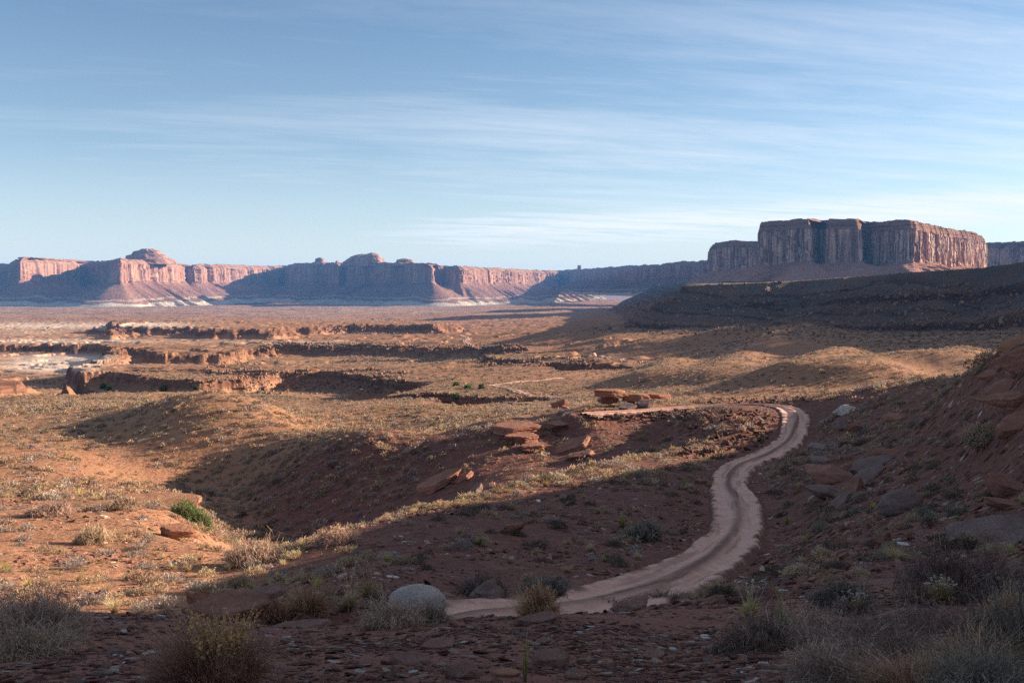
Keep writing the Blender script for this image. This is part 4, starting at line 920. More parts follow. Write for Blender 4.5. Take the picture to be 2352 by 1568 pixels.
# ------------------------------------------------------------------ plants
def strips(r, n, R_, H, w, seg=3, spread=1.0, curve=0.35, lean=(0, 0), base_r=0.15, lo=0.5, tangle=0.0):
    """thin tapering twigs/blades fanning out of a base; returns V, quads, t along each blade."""
    az = r.uniform(0, 6.283, n); th = np.sqrt(r.random(n)) * spread            # 0 upright .. 1 lying outward
    L = r.uniform(lo, 1.0, n)
    ph_ = r.uniform(0, 6.28, 3); lop = 1 + (.22 * np.sin(az + ph_[0]) + .16 * np.sin(2 * az + ph_[1]) + .12 * np.sin(5 * az + ph_[2])); L = L * lop
    b0 = base_r * R_ * np.sqrt(r.random(n)); bx0, by0 = b0 * np.cos(az), b0 * np.sin(az)
    ex = R_ * np.sin(th * 1.45) * L; ez = H * np.cos(th * 1.25) * L
    V = np.zeros((n, seg + 1, 2, 3)); tt = np.linspace(0, 1, seg + 1)
    side = az + 1.57 + r.uniform(-.9, .9, n); sx, sy = np.cos(side), np.sin(side)
    jx, jy = r.normal(0, .07 * R_, n), r.normal(0, .07 * R_, n)
    for i, t in enumerate(tt):
        o_ = ex * (t ** (1 + curve)) ; hgt = ez * (1 - (1 - t) ** (1 + curve * .8)) - curve * .25 * ez * t * t * th
        x = bx0 + o_ * np.cos(az) + jx * t * t + lean[0] * t * t * H; y = by0 + o_ * np.sin(az) + jy * t * t + lean[1] * t * t * H
        if tangle and i: x = x + r.normal(0, tangle * R_, n); y = y + r.normal(0, tangle * R_, n); hgt = hgt + r.normal(0, tangle * H * .8, n)
        ww = w * (1 - .75 * t) * .5
        V[:, i, 0] = np.stack([x - sx * ww, y - sy * ww, hgt], 1); V[:, i, 1] = np.stack([x + sx * ww, y + sy * ww, hgt], 1)
    k = np.arange(n)[:, None] * (seg + 1) * 2 + np.arange(seg)[None] * 2
    Fq = np.stack([k, k + 1, k + 3, k + 2], -1).reshape(-1, 4)
    T = np.broadcast_to(tt[None, :, None], (n, seg + 1, 2)).reshape(-1)
    return V.reshape(-1, 3), Fq, T
def leaves(r, n, R_, H, s, shell=.55, flat=1.0, up=.3):
    """small leaf quads through the volume of a dome, denser near its surface."""
    d = r.normal(size=(n, 3)); d /= np.linalg.norm(d, axis=1)[:, None]; d[:, 2] = np.abs(d[:, 2])
    lump = 1 + .42 * fbm(d[:, 0] * 2.2 + r.uniform(0, 50), d[:, 1] * 2.2 + d[:, 2], 3, int(r.integers(0, 999)))
    rr = (shell + (1 - shell) * r.random(n) ** .6) * lump
    c = d * rr[:, None] * np.array([R_, R_ * flat, H]); c[:, 2] = np.maximum(c[:, 2], 0.02 * H)
    a = r.normal(size=(n, 3)) * .7 + d + np.array([0, 0, up]); a /= np.linalg.norm(a, axis=1)[:, None]
    b = np.cross(a, r.normal(size=(n, 3))); b /= np.linalg.norm(b, axis=1)[:, None] + 1e-9
    l = (s * r.uniform(.6, 1.3, n))[:, None]; wd = l * .42
    V = np.stack([c - b * wd * .5, c + b * wd * .5, c + a * l + b * wd * .3, c + a * l - b * wd * .3], 1)
    k = np.arange(n)[:, None] * 4; Fq = k + np.arange(4)[None]
    return V.reshape(-1, 3), Fq, np.repeat(rr, 4)
def comb(parts):
    Vs, Fs, Cs, off = [], [], [], 0
    for V, Fq, C_ in parts:
        Vs.append(V); Fs.append(Fq + off); Cs.append(C_); off += len(V)
    return np.vstack(Vs), np.vstack(Fs), np.vstack(Cs)
def col(T, a, b, r, jit=.25, per=4, pale=0):
    t = np.clip(T, 0, 1)[:, None]; c = np.array(a)[None] * (1 - t) + np.array(b)[None] * t
    j = np.repeat(1 + r.uniform(-jit, jit, len(T) // per + 1), per)[:len(T)]
    c = c * j[:, None]
    if pale:
        m = np.repeat(r.random(len(T) // per + 1) < pale, per)[:len(T)]; c[m] = np.array((.46, .37, .31)) * j[m][:, None]
    return c
SAGE = ((.20, .13, .085), (.52, .38, .25)); STRAW = ((.30, .20, .11), (.66, .50, .29)); DARK = ((.07, .048, .04), (.19, .145, .11))
YEL = ((.24, .18, .07), (.55, .47, .17)); BRN = ((.17, .10, .065), (.43, .27, .17)); GRN = ((.05, .06, .025), (.14, .19, .065)); GRY = ((.19, .145, .12), (.45, .37, .32))
BLG = ((.10, .09, .065), (.28, .26, .20))
def shrub_parts(kind, seed, q, R_=1.0, H=.75):
    """q = level of detail (1 = full). Unit radius plant: list of named pieces (V, F, C)."""
    r = np.random.default_rng(seed); f = max(q, .02)
    if kind == 'tuft':
        n = int(420 * f) + 10; V, Fq, T = strips(r, n, R_ * .9, H * 1.25, .035 / math.sqrt(f) * .6, 2, .8, .5)
        C_ = col(T, *STRAW, r, .3, 6); return {'blades': (V, Fq, C_)}
    if kind == 'yellow':
        n = int(420 * f) + 10; V, Fq, T = strips(r, n, R_ * .75, H * 1.4, .035 / math.sqrt(f) * .6, 2, .7, .4)
        return {'blades': (V, Fq, col(T, *YEL, r, .3, 6))}
    pal = {'sage': SAGE, 'dark': DARK, 'brown': BRN, 'grey': GRY, 'green': GRN, 'bluegreen': BLG}[kind]
    n = int(330 * f) + 6; V, Fq, T = strips(r, n, R_, H, .028 / math.sqrt(f) * .7, 3 if q > .3 else 1, 1.0, .3)
    tw = (V, Fq, col(T, pal[0], tuple(.8 * c for c in pal[1]), r, .3, 8))
    m = int((1500 if kind != 'brown' else 700) * f) + 14; V, Fq, T = leaves(r, m, R_, H, .13 / f ** .42 * .62)
    lf = (V, Fq, col((T - .45) * 1.6, pal[0], pal[1], r, .3, 4))
    return {'twigs': tw, 'foliage': lf}
def merged(kind, seed, q):
    p_ = shrub_parts(kind, seed, q); V, Fq, C_ = comb(list(p_.values())); return V, Fq, C_
# ------------------------------------------------ who grows where
def dens_pts(n, y0, y1, smin=-.56, smax=.56, seed=0):
    r = np.random.default_rng(seed); y = np.sqrt(r.uniform(y0 * y0, y1 * y1, n)); s = r.uniform(smin, smax, n); return s * y, y
def road_d(x, y):
    rd = np.full(len(x), 1e9)
    m = (y < 135) & (x > -12)
    for q in road_c[::3]: rd[m] = np.minimum(rd[m], np.hypot(x[m] - q[0], y[m] - q[1]))
    return rd
PX_, PY_, PS_, PK_ = [], [], [], []
def add(x, y, s, k): PX_.append(x); PY_.append(y); PS_.append(s); PK_.append(np.full(len(x), k))
KINDS_ = ['sage', 'tuft', 'dark', 'grey', 'yellow', 'brown', 'bluegreen', 'green']
# near slopes 14 - 62 m (individual plants come from here)
x, y = dens_pts(3600, 14, 62, seed=1); s = x / y
ok = gvis(x, y) & (road_d(x, y) > 2.1) & (fbm(x / 6, y / 6, 4, 201) > RNG.uniform(-.55, .75, len(x)))
x, y = x[ok], y[ok]; s = x / y; sz = .16 + .26 * RNG.random(len(x)) ** 1.8
kk = np.where(s < -.10, RNG.choice([0, 1, 3, 4, 5], len(x), p=[.40, .24, .26, .06, .04]), np.where(s > .15, RNG.choice([2, 6, 1, 4, 5, 0], len(x), p=[.30, .22, .12, .10, .14, .12]), RNG.choice([2, 1, 0, 3, 4], len(x), p=[.30, .22, .24, .16, .08])))
add(x, y, sz, kk)
# crest of the spine: bright tufts
cu = np.array([600, 750, 900, 1000, 1100, 1200, 1300, 1400, 1500, 1580, 1650.]); cvv = np.array([1300, 1225, 1186, 1158, 1132, 1110, 1088, 1066, 1045, 1025, 1003.]); cy_ = np.array([34, 39, 47, 51, 57, 63, 68, 75, 82, 88, 93.])
uu = RNG.uniform(640, 1650, 330); yy_ = np.interp(uu, cu, cy_) + RNG.normal(0, 1.6, 330); xx = (uu - U0) / F * yy_
add(xx, yy_, .18 + .20 * RNG.random(330) ** 1.5, RNG.choice([1, 0, 4, 3], 330, p=[.52, .25, .13, .10]))
# dense wash strip below the shelf
uu = RNG.uniform(440, 720, 260); vv_ = 1205 + (uu - 440) * .22 + RNG.normal(0, 9, 260); P3 = np.array([hit(a, b, 44) for a, b in zip(uu, vv_)])
add(P3[:, 0], P3[:, 1], .28 + .35 * RNG.random(260), RNG.choice([0, 1, 3, 5], 260, p=[.5, .3, .1, .1]))
# scrub field 60 - 360 m
x, y = dens_pts(95000, 60, 370, seed=3)
s = x / y; left = 1 - .35 * sstep(.02, .16, s)
ok = gvis(x, y) & (road_d(x, y) > 2.4) & (RNG.random(len(x)) < left * (.60 + 1.2 * fbm(x / 26, y / 18, 5, 211)))
x, y = x[ok], y[ok]; add(x, y, (.20 + .46 * RNG.random(len(x)) ** 2.2), RNG.choice([0, 1, 3, 4, 2], len(x), p=[.46, .22, .20, .03, .09]))
# sparser farther out
x, y = dens_pts(60000, 370, 1100, seed=4)
ok = gvis(x, y) & (RNG.random(len(x)) < .55 + .8 * fbm(x / 60, y / 60, 4, 213)) & (bil(CG, np.interp(np.log(y), np.log(YG), np.arange(len(YG))), np.interp(x / y, SG, np.arange(len(SG)))) < .25)
pal_ = bil(pale.astype(float), np.interp(np.log(y), np.log(YG), np.arange(len(YG))), np.interp(x / y, SG, np.arange(len(SG)))); ok &= pal_ < .4
x, y = x[ok], y[ok]; add(x, y, .45 + .5 * RNG.random(len(x)), RNG.choice([0, 1, 3, 2], len(x), p=[.4, .2, .2, .2]))
PXa, PYa, PSa, PKa = map(np.concatenate, (PX_, PY_, PS_, PK_)); PZa = gz(PXa, PYa)
app = PSa / PYa * (1 + 0 * PKa)
inframe = (np.abs(PXa / PYa) < .53) & gvis(PXa, PYa)
fam = np.isin(PKa, [1, 4])          # grass tufts / other shrubs
ind = np.zeros(len(PXa), bool); HAND = 45
for f_, cap_ in ((fam, 215), (~fam, 205)):
    c_ = np.where(f_ & inframe)[0]; ind[c_[np.argsort(-app[c_])[:cap_]]] = True
# masses (everything too small or too many to single out)
LOD = [(0, 75, .10), (75, 150, .035), (150, 260, .012), (260, 5000, .004)]
for fi, (f_, nm, lb) in enumerate(((fam, 'grass_tufts', 'straw coloured grass tufts spread through the scrub of the slopes and plain'), (~fam, 'desert_scrub', 'low grey green desert scrub dotting the slopes and the plain'))):
    parts_ = []
    for (a, b, q) in LOD:
        m = f_ & ~ind & (PYa >= a) & (PYa < b)
        if not m.any(): continue
        for k in np.unique(PKa[m]):
            mm = m & (PKa == k); n = mm.sum(); pr = [merged(KINDS_[k], 300 + 17 * k + j, q) for j in range(5)]
            tint = RNG.uniform(.7, 1.25, (n, 1)) * (1 + RNG.normal(0, .05, (n, 3)))
            sc = PSa[mm][:, None] * RNG.uniform(.8, 1.2, (n, 3))
            parts_.append((pr, PXa[mm], PYa[mm], PZa[mm] - .02, sc, RNG.uniform(0, 6.28, n), slope_at(PXa[mm], PYa[mm]) * .6, tint))
    objs = [scatter(nm, p_[0], *p_[1:], M['plant'], lb) for p_ in parts_]
    # join into one object
    Vs, Fs, Cs, off = [], [], [], 0
    for o in objs:
        me = o.data; nv = len(me.vertices); V = np.empty(nv * 3, np.float32); me.vertices.foreach_get('co', V)
        L_ = np.empty(len(me.loops), np.int32); me.loops.foreach_get('vertex_index', L_)
        C_ = np.empty(nv * 4, np.float32); me.attributes['tint'].data.foreach_get('color', C_)
        Vs.append(V.reshape(-1, 3)); Fs.append(L_.reshape(-1, 4) + off); Cs.append(C_.reshape(-1, 4)[:, :3]); off += nv
        bpy.data.objects.remove(o); bpy.data.meshes.remove(me)
    me = mesh_np(nm, np.vstack(Vs), np.vstack(Fs), M['plant'], False, {'tint': np.vstack(Cs)})
    o = link(bpy.data.objects.new(nm, me)); tag(o, lb, nm.replace('_', ' '), None, 'stuff')

# ------------------------------------------------ individual plants
PROTO = {}
def plant_proto(kind, seed, q, name):
    key = (kind, seed, q)
    if key not in PROTO:
        PROTO[key] = {nm: mesh_np(nm, V, Fq, M['plant'], False, {'tint': C_}) for nm, (V, Fq, C_) in shrub_parts(kind, seed, q).items()}
    return PROTO[key]
KN = {'sage': 'sagebrush', 'tuft': 'grass_tuft', 'dark': 'dark_shrub', 'grey': 'grey_shrub', 'yellow': 'yellow_grass', 'brown': 'brown_shrub', 'bluegreen': 'blue_green_shrub', 'green': 'green_shrub'}
KC = {'sage': 'sagebrush', 'tuft': 'grass tuft', 'dark': 'shrub', 'grey': 'shrub', 'yellow': 'grass tuft', 'brown': 'shrub', 'bluegreen': 'shrub', 'green': 'shrub'}
KL = {'sage': 'grey green sagebrush', 'tuft': 'straw grass tuft', 'dark': 'dark twiggy shrub', 'grey': 'dry grey shrub', 'yellow': 'yellowish grass tuft', 'brown': 'brown dry shrub', 'bluegreen': 'blue green shrub', 'green': 'leafy green shrub'}
def place_plant(kind, x, y, z, R_, H, label, group, seed, q, rz=0.0, tilt=(0, 0)):
    ms = plant_proto(kind, seed, q, KN[kind]) if q >= .6 else {}
    if q < .6:
        key = (kind, seed, q, 1)
        if key not in PROTO:
            V, Fq, C_ = merged(kind, seed, q); PROTO[key] = mesh_np(KN[kind], V, Fq, M['plant'], False, {'tint': C_})
        o = link(bpy.data.objects.new(KN[kind], PROTO[key]))
    elif len(ms) == 1:
        o = bpy.data.objects.new(KN[kind], list(ms.values())[0]); link(o)
    else:
        o = bpy.data.objects.new(KN[kind], None); link(o)
        for nm in ms: link(bpy.data.objects.new(nm, ms[nm]), o)
    o.location = (x, y, z); o.scale = (R_, R_, H / .75); o.rotation_euler = (tilt[1], -tilt[0], rz)
    tag(o, label, KC[kind], group, 'thing'); return o
LM = [('on the sunlit red shelf', -600, 470, 1150, 1400), ('in the wash below the shelf', 470, 740, 1190, 1400), ('on the sunlit spine left of the road', 600, 1660, 0, 0),
      ('on the shaded slope left of the road', 740, 1700, 1000, 1400), ('on the dark slope right of the road', 1700, 2400, 850, 1400)]
PTS = [('white boulder', 958, 1376), ('road bend', 1820, 960), ('rock cluster', 1950, 1110), ('oval rock', 2069, 1176), ('green shrub', 430, 1195), ('jutting ledge', 350, 1155), ('road curve', 1690, 1120),
       ('rock table', 1190, 990), ('sloping slab', 1310, 1020), ('long dark slab', 1000, 1108), ('squat block', 1964, 990), ('skyline outcrop', 2320, 830), ('purple slab', 2310, 1133), ('pointed rock', 455, 1384),
       ('left edge', 0, 1250), ('shelf tip', 540, 1335), ('road ledge', 1570, 1300), ('rounded stones', 1620, 1114)]
cand = np.where(ind)[0]; cand = cand[np.argsort(-app[cand])]; seen = {}
SLW = ['largest', 'large', 'middling', 'small', 'very small']
for i_, i in enumerate(cand):
    k = KINDS_[PKa[i]]; u = U0 + F * PXa[i] / PYa[i]; v = V0 - F * PZa[i] / PYa[i]
    pn = min(PTS, key=lambda p_: math.hypot(u - p_[1], v - p_[2])); dx, dy = u - pn[1], v - pn[2]; d_ = math.hypot(dx, dy)
    if abs(math.sin(i)) < 2: side = ('right of' if dx > 0 else 'left of') if abs(dx) > 1.3 * abs(dy) else ('below' if dy > 0 else 'above')
    dist = 'just' if d_ < 45 else ('a little' if d_ < 100 else ('well' if d_ < 190 else 'far'))
    szw = SLW[min(4, int(5 * i_ / len(cand)))]
    art = f'{szw} {KL[k]} standing {dist} {side} the {pn[0]}'
    seen[art] = seen.get(art, 0) + 1
    grp = {'tuft': 'grass tufts on the near slopes', 'yellow': 'grass tufts on the near slopes', 'sage': 'sagebrush on the near slopes'}.get(k, 'shrubs on the near slopes')
    if seen[art] > 1:
        ordw = ['second', 'third', 'fourth', 'fifth', 'sixth', 'seventh', 'eighth', 'ninth', 'tenth'][min(seen[art] - 2, 8)]
        art = f'{ordw} of the {szw} {KL[k]}s {dist} {side} the {pn[0]}'
    q = .55 if PYa[i] < 24 else (.25 if PYa[i] < 40 else .12)
    sl = slope_at(PXa[i:i+1], PYa[i:i+1])[0]
    place_plant(k, PXa[i], PYa[i], PZa[i] - .02, PSa[i] * RNG.uniform(.9, 1.2), PSa[i] * RNG.uniform(.6, .95), art, grp, int(RNG.integers(0, 4)), q, RNG.uniform(0, 6.28), (sl[0] * .5, sl[1] * .5))

# ------------------------------------------------ the plants that stand out near the camera
def stem_mesh(r, n, H, w, spread, curl, head, colr, headc, headn=0, heads=.02):
    V, F_, C_ = [], [], []; off = 0; seg = 9
    for i in range(n):
        az = r.uniform(0, 6.283); sp = r.uniform(.15, 1) * spread; h = H * r.uniform(.65, 1); cv = r.uniform(-1, 1) * curl; b = r.normal(0, .04 * H, 2)
        t = np.linspace(0, 1, seg + 1)
        x = b[0] + math.cos(az) * sp * h * t ** 1.3 + math.cos(az + 1.5) * cv * h * t ** 2.4; y = b[1] + math.sin(az) * sp * h * t ** 1.3 + math.sin(az + 1.5) * cv * h * t ** 2.4; z = h * t * (1 - .25 * abs(cv) * t * t)
        ww = w * (1 - .6 * t) / 2; c = np.stack([x, y, z], 1)
        for dx, dy in ((1, 0), (0, 1)):
            d = np.stack([ww * dx, ww * dy, 0 * ww], 1); P_ = np.stack([c - d, c + d], 1).reshape(-1, 3)
            k = np.arange(seg) * 2; V.append(P_); F_.append(np.stack([k, k + 1, k + 3, k + 2], 1) + off); off += len(P_); C_.append(np.tile(colr, (len(P_), 1)) * r.uniform(.8, 1.2))
        m = headn
        for j in range(m):       # seed heads or petals near the tip
            tt = r.uniform(1 - head, 1); p_ = np.array([np.interp(tt, t, x), np.interp(tt, t, y), np.interp(tt, t, z)]) if head > 0 else c[-1]
            p_ = p_ + (r.normal(0, heads * .4, 3) if head > 0 else r.normal(0, heads * .25, 3) * np.array([1, 1, .3]))
            a = r.normal(size=3); a[2] = abs(a[2]) * (1 if head > 0 else .3); a /= np.linalg.norm(a); bb = np.cross(a, r.normal(size=3)); bb /= np.linalg.norm(bb)
            a *= heads * r.uniform(.6, 1.2); bb *= heads * .45
            V.append(np.stack([p_ - bb, p_ + bb, p_ + a + bb * .6, p_ + a - bb * .6])); F_.append(np.array([[0, 1, 2, 3]]) + off); off += 4; C_.append(np.tile(headc, (4, 1)) * r.uniform(.8, 1.15))
    return np.vstack(V), np.vstack(F_), np.vstack(C_)
def fg_plant(kind, u, vb, w_px, h_px, label, name=None, seed=0, dens=1.0, y=None, extra=None, cat=None, lean=None):
    if y is None: x, y, z = hit(u, vb)
    else:
        x = (u - U0) / F * y; z = -(vb - V0) / F * y
    R_, H = PX(w_px, y) / 2, PX(h_px, y)
    r = np.random.default_rng(900 + seed)
    root = link(bpy.data.objects.new(name or KN[kind], None)); root.location = (x, y, z - .01)
    parts = {}
    tw = max(.0026, PX(2.0, y))         # about a third of a picture element wide at least
    if kind in ('tuft', 'yellow'):
        V, Fq, T = strips(r, int(420 * dens), R_, H * 1.15, tw * 1.3, 3, .75, .5); parts['blades'] = (V, Fq, col(T, *(STRAW if kind == 'tuft' else YEL), r, .3, 8))
    else:
        pal = {'sage': SAGE, 'dark': ((.08, .048, .04), (.23, .145, .115)), 'brown': ((.17, .09, .055), (.47, .27, .165)), 'grey': ((.15, .085, .066), (.43, .265, .205)), 'green': GRN, 'bluegreen': ((.08, .058, .045), (.22, .185, .145))}[kind]
        V, Fq, T = strips(r, int(1000 * dens), R_, H * 1.08, tw, 6, 1.0 if kind == 'brown' else 1.12, .25, base_r=.45 if kind == 'brown' else .8, lo=.4, tangle=.125 if kind != 'brown' else .03); parts['twigs'] = (V, Fq, col(T, pal[0], tuple(1.15 * c for c in pal[1]), r, .6, 14, .14 if kind != 'brown' else .05))
        ls = max(.012, PX(5, y))
        V, Fq, T = leaves(r, int(2600 * dens * (.28 if kind in ('brown', 'grey', 'dark') else .8)), R_ * .95, H * .95, ls, shell=.35); parts['foliage'] = (V, Fq, col((T - .3) * 1.4, pal[0], pal[1], r, .35, 4))
    if extra:
        for nm, a in extra.items():
            V, Fq, C_ = stem_mesh(r, a[0], H * a[1], tw * 1.2, a[2], a[3], a[4], a[5], a[6], a[7], max(a[8], PX(3.5, y)))
            parts[nm] = (V, Fq, C_)
    for nm, (V, Fq, C_) in parts.items():
        link(bpy.data.objects.new(nm, mesh_np(nm, V, Fq, M['plant'], False, {'tint': C_})), root)
    sl = slope_at(np.array([x]), np.array([y]))[0]
    tag(root, label, cat or KC[kind], None, 'thing'); return root
TAN = np.array((.50, .36, .24)); WHT = np.array((.78, .74, .64)); ORG = np.array((.55, .28, .14))
SEED = lambda n=40, hh=1.15: {'seed_heads': (n, hh, .55, .15, .3, TAN * .8, ORG, 7, .010)}
FLW = lambda n=14, hh=1.3, sp=.5: {'flowers': (n, hh, sp, .1, 0, TAN, WHT * .85, 4, .009)}
STK = lambda n=5, hh=2.2, sp=.3, cu=.25: {'stalks': (n, hh, sp, cu, .35, TAN, TAN * 1.1, 10, .012)}
fg_plant('grey', 66, 1478, 235, 120, 'big twiggy grey shrub at the left edge of the bench', seed=1, dens=1.9)
fg_plant('dark', 20, 1455, 200, 110, 'darker brown shrub behind the big twiggy grey shrub', seed=2, dens=1.3)
fg_plant('sage', 50, 1512, 170, 62, 'pale low bush in front of the big twiggy grey shrub', seed=3, dens=1.1, extra=STK(14, 1.5, .7, .2))
fg_plant('brown', 500, 1592, 290, 172, 'big brown bush with fine seed stalks at the bottom edge', seed=4, dens=3.0, extra=SEED(190, 1.12))
fg_plant('dark', 400, 1560, 90, 96, 'dark shaded clump at the left side of the big brown bush', seed=5, dens=.8)
fg_plant('brown', 702, 1424, 112, 84, 'brownish round shrub right of the overhanging slab', seed=6, dens=1.1)
fg_plant('brown', 630, 1430, 84, 66, 'olive brown shrub in front of the dead bush', seed=7, dens=.8)
fg_plant('grey', 908, 1440, 112, 62, 'pale grey brittle shrub below the white boulder', seed=8, dens=1.2)
fg_plant('dark', 985, 1430, 76, 44, 'thin dark shrub right of the pale grey brittle shrub', seed=9, dens=.6)
fg_plant('dark', 868, 1418, 48, 62, 'narrow dark shrub left of the white boulder', seed=10, dens=.7)
fg_plant('yellow', 850, 1392, 76, 56, 'bright yellow green grass clump catching the sun', seed=11, dens=.8, extra=STK(8, 2.3, .4, .4), cat='grass tuft')
fg_plant('tuft', 800, 1405, 66, 44, 'straw grass clump with long bending stalks left of the yellow green clump', seed=12, dens=.6, extra=STK(6, 3.2, .35, .4))
fg_plant('dark', 1112, 1368, 98, 54, 'dark olive green rounded shrub in front of the grey pointed rock', seed=13, dens=1.0)
fg_plant('bluegreen', 1248, 1362, 92, 38, 'low pale sage mound behind the straw brown bush', seed=14, dens=.8, y=11.5)
fg_plant('brown', 1237, 1421, 116, 70, 'dense straw brown flower bush on the lip of the bench', seed=15, dens=1.5, extra=SEED(120, 1.08))
fg_plant('dark', 1395, 1404, 90, 26, 'low dark mat on the lip of the bench', seed=16, dens=.6)
fg_plant('dark', 1520, 1392, 130, 24, 'longer dark mat on the lip of the bench beside the road', seed=17, dens=.7)
fg_plant('yellow', 1206, 1566, 34, 92, 'thin yellow green stalks at the bottom edge', seed=18, dens=.12, cat='grass tuft')
fg_plant('yellow', 1722, 1424, 66, 46, 'small yellow plant with white headed flowers', seed=19, dens=.7, extra=FLW(8, 1.9, .45))
fg_plant('yellow', 1802, 1478, 42, 104, 'tall narrow yellow plant in the right foreground', seed=20, dens=.5)
fg_plant('dark', 1752, 1492, 130, 92, 'dark tangled shrub left of the tall narrow yellow plant', seed=21, dens=1.2)
fg_plant('grey', 1870, 1478, 150, 84, 'grey shrub with small curled leaves right of the tall narrow yellow plant', seed=22, dens=1.1)
fg_plant('bluegreen', 1934, 1392, 116, 56, 'spiky grey green shrub below the tall dry stalks', seed=23, dens=.9)
fg_plant('dark', 1965, 1414, 100, 36, 'low plant carrying a row of small white flowers', seed=24, dens=.5, extra=FLW(26, 1.6, .6))
fg_plant('tuft', 1975, 1398, 30, 40, 'sparse grass with tall dry stalks standing over the slope', seed=25, dens=.12, extra=STK(6, 3.9, .28, .12))
fg_plant('yellow', 2158, 1392, 92, 58, 'yellow bush topped with many white flowers', seed=26, dens=.9, extra=FLW(40, 1.25, .6))
fg_plant('dark', 2212, 1378, 250, 124, 'large dark bluish shrub in front of the long pale slab', seed=27, dens=2.0)
fg_plant('dark', 2120, 1392, 90, 60, 'small dark shrub left of the yellow flowered bush', seed=28, dens=.7)
fg_plant('bluegreen', 2318, 1378, 90, 58, 'dim green shrub at the right edge above the leafy bush', seed=29, dens=.7)
for i, (k, u, v, w_, h_, lab) in enumerate([
    ('dark', 1965, 1500, 230, 84, 'wide mat of dark twigs filling the right foreground'), ('dark', 2085, 1478, 230, 84, 'taller dark twig mat behind the wide mat of dark twigs'),
    ('dark', 2060, 1540, 250, 96, 'tangled dark mat in the right foreground'), ('grey', 2205, 1476, 230, 92, 'brown grey twig mat below the yellow flowered bush'),
    ('brown', 2215, 1548, 260, 100, 'wide brown twig bush at lower right'), ('bluegreen', 2335, 1530, 190, 190, 'leafy blue green bush in the lower right corner'),
    ('brown', 2330, 1440, 170, 96, 'bare brown branches at the right edge'), ('dark', 1945, 1582, 230, 90, 'dark twigs at the bottom edge right of centre'),
    ('brown', 2120, 1600, 260, 110, 'rusty twig mat along the bottom edge'), ('bluegreen', 2270, 1610, 240, 120, 'low leafy mat at the bottom right corner'),
    ('grey', 1880, 1545, 120, 60, 'thin grey twigs at the left margin of the mat'), ('dark', 1690, 1500, 80, 36, 'small dark plant left of the dark tangled shrub')]):
    fg_plant(k, u, v, w_, h_, lab, seed=40 + i, dens=1.35)
# plants a little farther that are easy to single out
fg_plant('green', 430, 1212, 76, 60, 'bright green juniper shrub tucked under the jutting sunlit ledge', name='juniper', seed=60, dens=1.4, y=57, cat='juniper')
fg_plant('green', 462, 1216, 40, 40, 'smaller right half of the bright green juniper shrub', name='juniper', seed=61, dens=.6, y=56.5, cat='juniper')
fg_plant('sage', 284, 1168, 66, 26, 'pale green cushion shrub on top of the sunlit ledge', name='sagebrush', seed=62, dens=.6)
fg_plant('grey', 108, 1186, 80, 32, 'wide grey green shrub beside the dark crack on the sunlit slope', seed=63, dens=.7)
fg_plant('sage', 212, 1246, 66, 40, 'largest pale shrub in the middle of the sunlit shelf', seed=64, dens=.8)
fg_plant('grey', 574, 1292, 92, 56, 'purplish leafless bush standing in the wash', seed=65, dens=.8)
fg_plant('grey', 770, 1250, 76, 42, 'sunlit pale twiggy bush on the left end of the spine', seed=66, dens=.8)
fg_plant('sage', 640, 1345, 36, 26, 'small sage on the red rocks right of the shelf tip', seed=67, dens=.4)
fg_plant('sage', 2262, 1022, 76, 52, 'pale sage shrub below the leaning slab at the right edge', seed=68, dens=.9)
fg_plant('yellow', 1430, 1216, 40, 26, 'yellowish shrub on the shaded slope left of the road', seed=69, dens=.5)
fg_plant('bluegreen', 1478, 1240, 66, 46, 'pale blue green bush near the inner curve of the road', seed=70, dens=.8)
for i, (u, v, w_, h_) in enumerate([(376, 897, 11, 9), (237, 893, 9, 8), (250, 897, 9, 7), (450, 897, 6, 6), (1048, 888, 10, 9), (1106, 893, 8, 8), (1075, 892, 12, 6), (1047, 921, 12, 9)]):
    lb = ['round green juniper on the canyon rim above the bush field', 'left one of two close green junipers on the near rim', 'right one of two close green junipers on the near rim', 'tiny green juniper at the middle of the near rim',
          'dark green juniper on the flat beyond the canyon head', 'small green juniper on the flat by the looping track', 'low wide green juniper on the pale flat', 'green juniper beside the track under the long low ledge'][i]
    fg_plant('green', u, v, w_ * .95, h_ * 1.0, lb, name='juniper', seed=80 + i, dens=.16, cat='juniper')
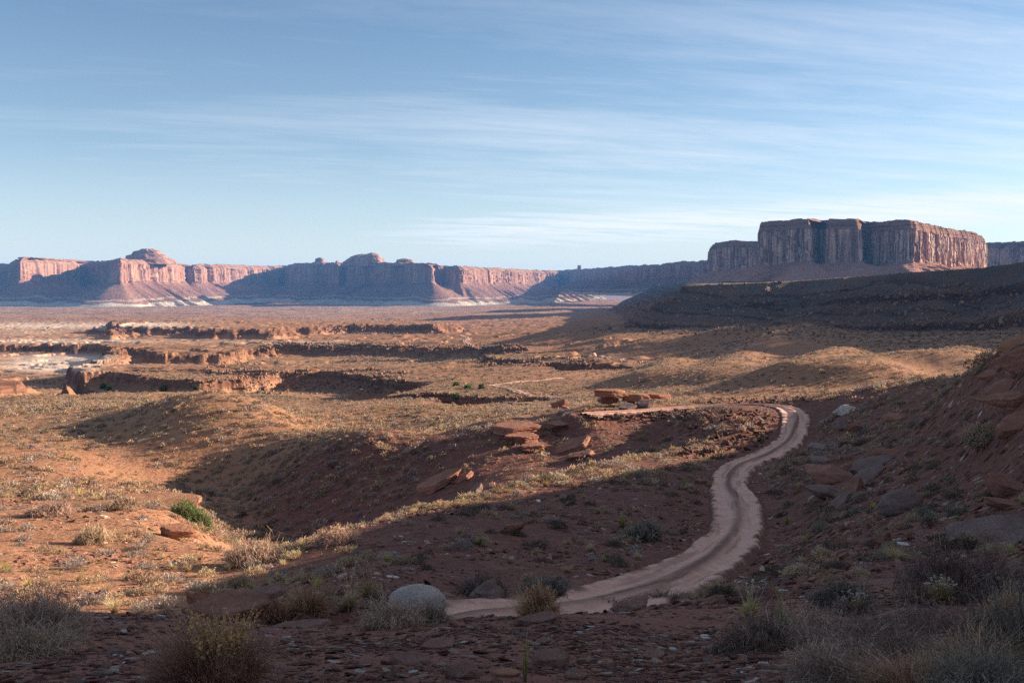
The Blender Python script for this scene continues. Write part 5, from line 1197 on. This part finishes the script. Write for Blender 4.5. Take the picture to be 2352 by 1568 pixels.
# dead bush: forked bare branches
def dead_bush(u, vb, h_px, label):
    x, y, z = hit(u, vb); H = PX(h_px, y); r = np.random.default_rng(5); V, F_, off = [], [], 0
    def limb(p, d, L, rad, depth):
        nonlocal off
        n = 5; pts = [p]; dd = d
        for i in range(n):
            dd = dd + r.normal(0, .22, 3); dd /= np.linalg.norm(dd); pts.append(pts[-1] + dd * L / n)
        pts = np.array(pts)
        for i in range(n):
            a, b = pts[i], pts[i+1]; ax = (b - a) / np.linalg.norm(b - a); s1 = np.cross(ax, [0.3, .5, .8]); s1 /= np.linalg.norm(s1); s2 = np.cross(ax, s1)
            ra, rb = rad * (1 - .5 * i / n), rad * (1 - .5 * (i + 1) / n); ring = []
            for q, rr in ((a, ra), (b, rb)):
                for k in range(5): an = k / 5 * 6.283; ring.append(q + rr * (math.cos(an) * s1 + math.sin(an) * s2))
            V.append(np.array(ring)); k = np.arange(5); F_.append(np.stack([k, (k + 1) % 5, (k + 1) % 5 + 5, k + 5], 1) + off); off += 10
        if depth:
            for j in range(3):
                q = pts[r.integers(2, n + 1)]; nd_ = dd + r.normal(0, .75, 3); nd_[2] = abs(nd_[2]) * .8; nd_ /= np.linalg.norm(nd_); limb(q, nd_, L * .62, rad * .6, depth - 1)
    for k in range(4):
        d = np.array([r.normal(0, .6), r.normal(0, .4), 1.0]); limb(np.zeros(3), d / np.linalg.norm(d), H * .55, .014, 3)
    V = np.vstack(V); me = mesh_np('dead_bush', V, np.vstack(F_), M['plant'], False, {'tint': np.tile((.16, .11, .085), (len(V), 1))})
    o = link(bpy.data.objects.new('dead_bush', me)); o.location = (x, y, z - .02); tag(o, label, 'dead bush')
dead_bush(648, 1412, 78, 'leafless dead bush with forked dark branches behind the olive brown shrub')

# ------------------------------------------------------------------ haze
HZ_D = 2.9e-5
bm = bmesh.new(); bmesh.ops.create_cube(bm, size=1.0)
me = bpy.data.meshes.new('haze'); bm.to_mesh(me); bm.free()
hz_o = link(bpy.data.objects.new('haze', me)); hz_o.scale = (30000, 15500, 520); hz_o.location = (0, 7200, 73)
hz_o.location.z = -187 + 260
m = bpy.data.materials.new('haze_air'); m.use_nodes = True; t = m.node_tree; t.nodes.clear()
o_ = t.nodes.new('ShaderNodeOutputMaterial'); pv = t.nodes.new('ShaderNodeVolumePrincipled')
pv.inputs['Color'].default_value = (0.14, 0.42, 1.0, 1); pv.inputs['Density'].default_value = HZ_D; pv.inputs['Anisotropy'].default_value = 0.0
t.links.new(pv.outputs[0], o_.inputs['Volume']); me.materials.append(m)
tag(hz_o, 'thin blue desert haze filling the air out to the far cliffs', 'haze', kind='stuff')
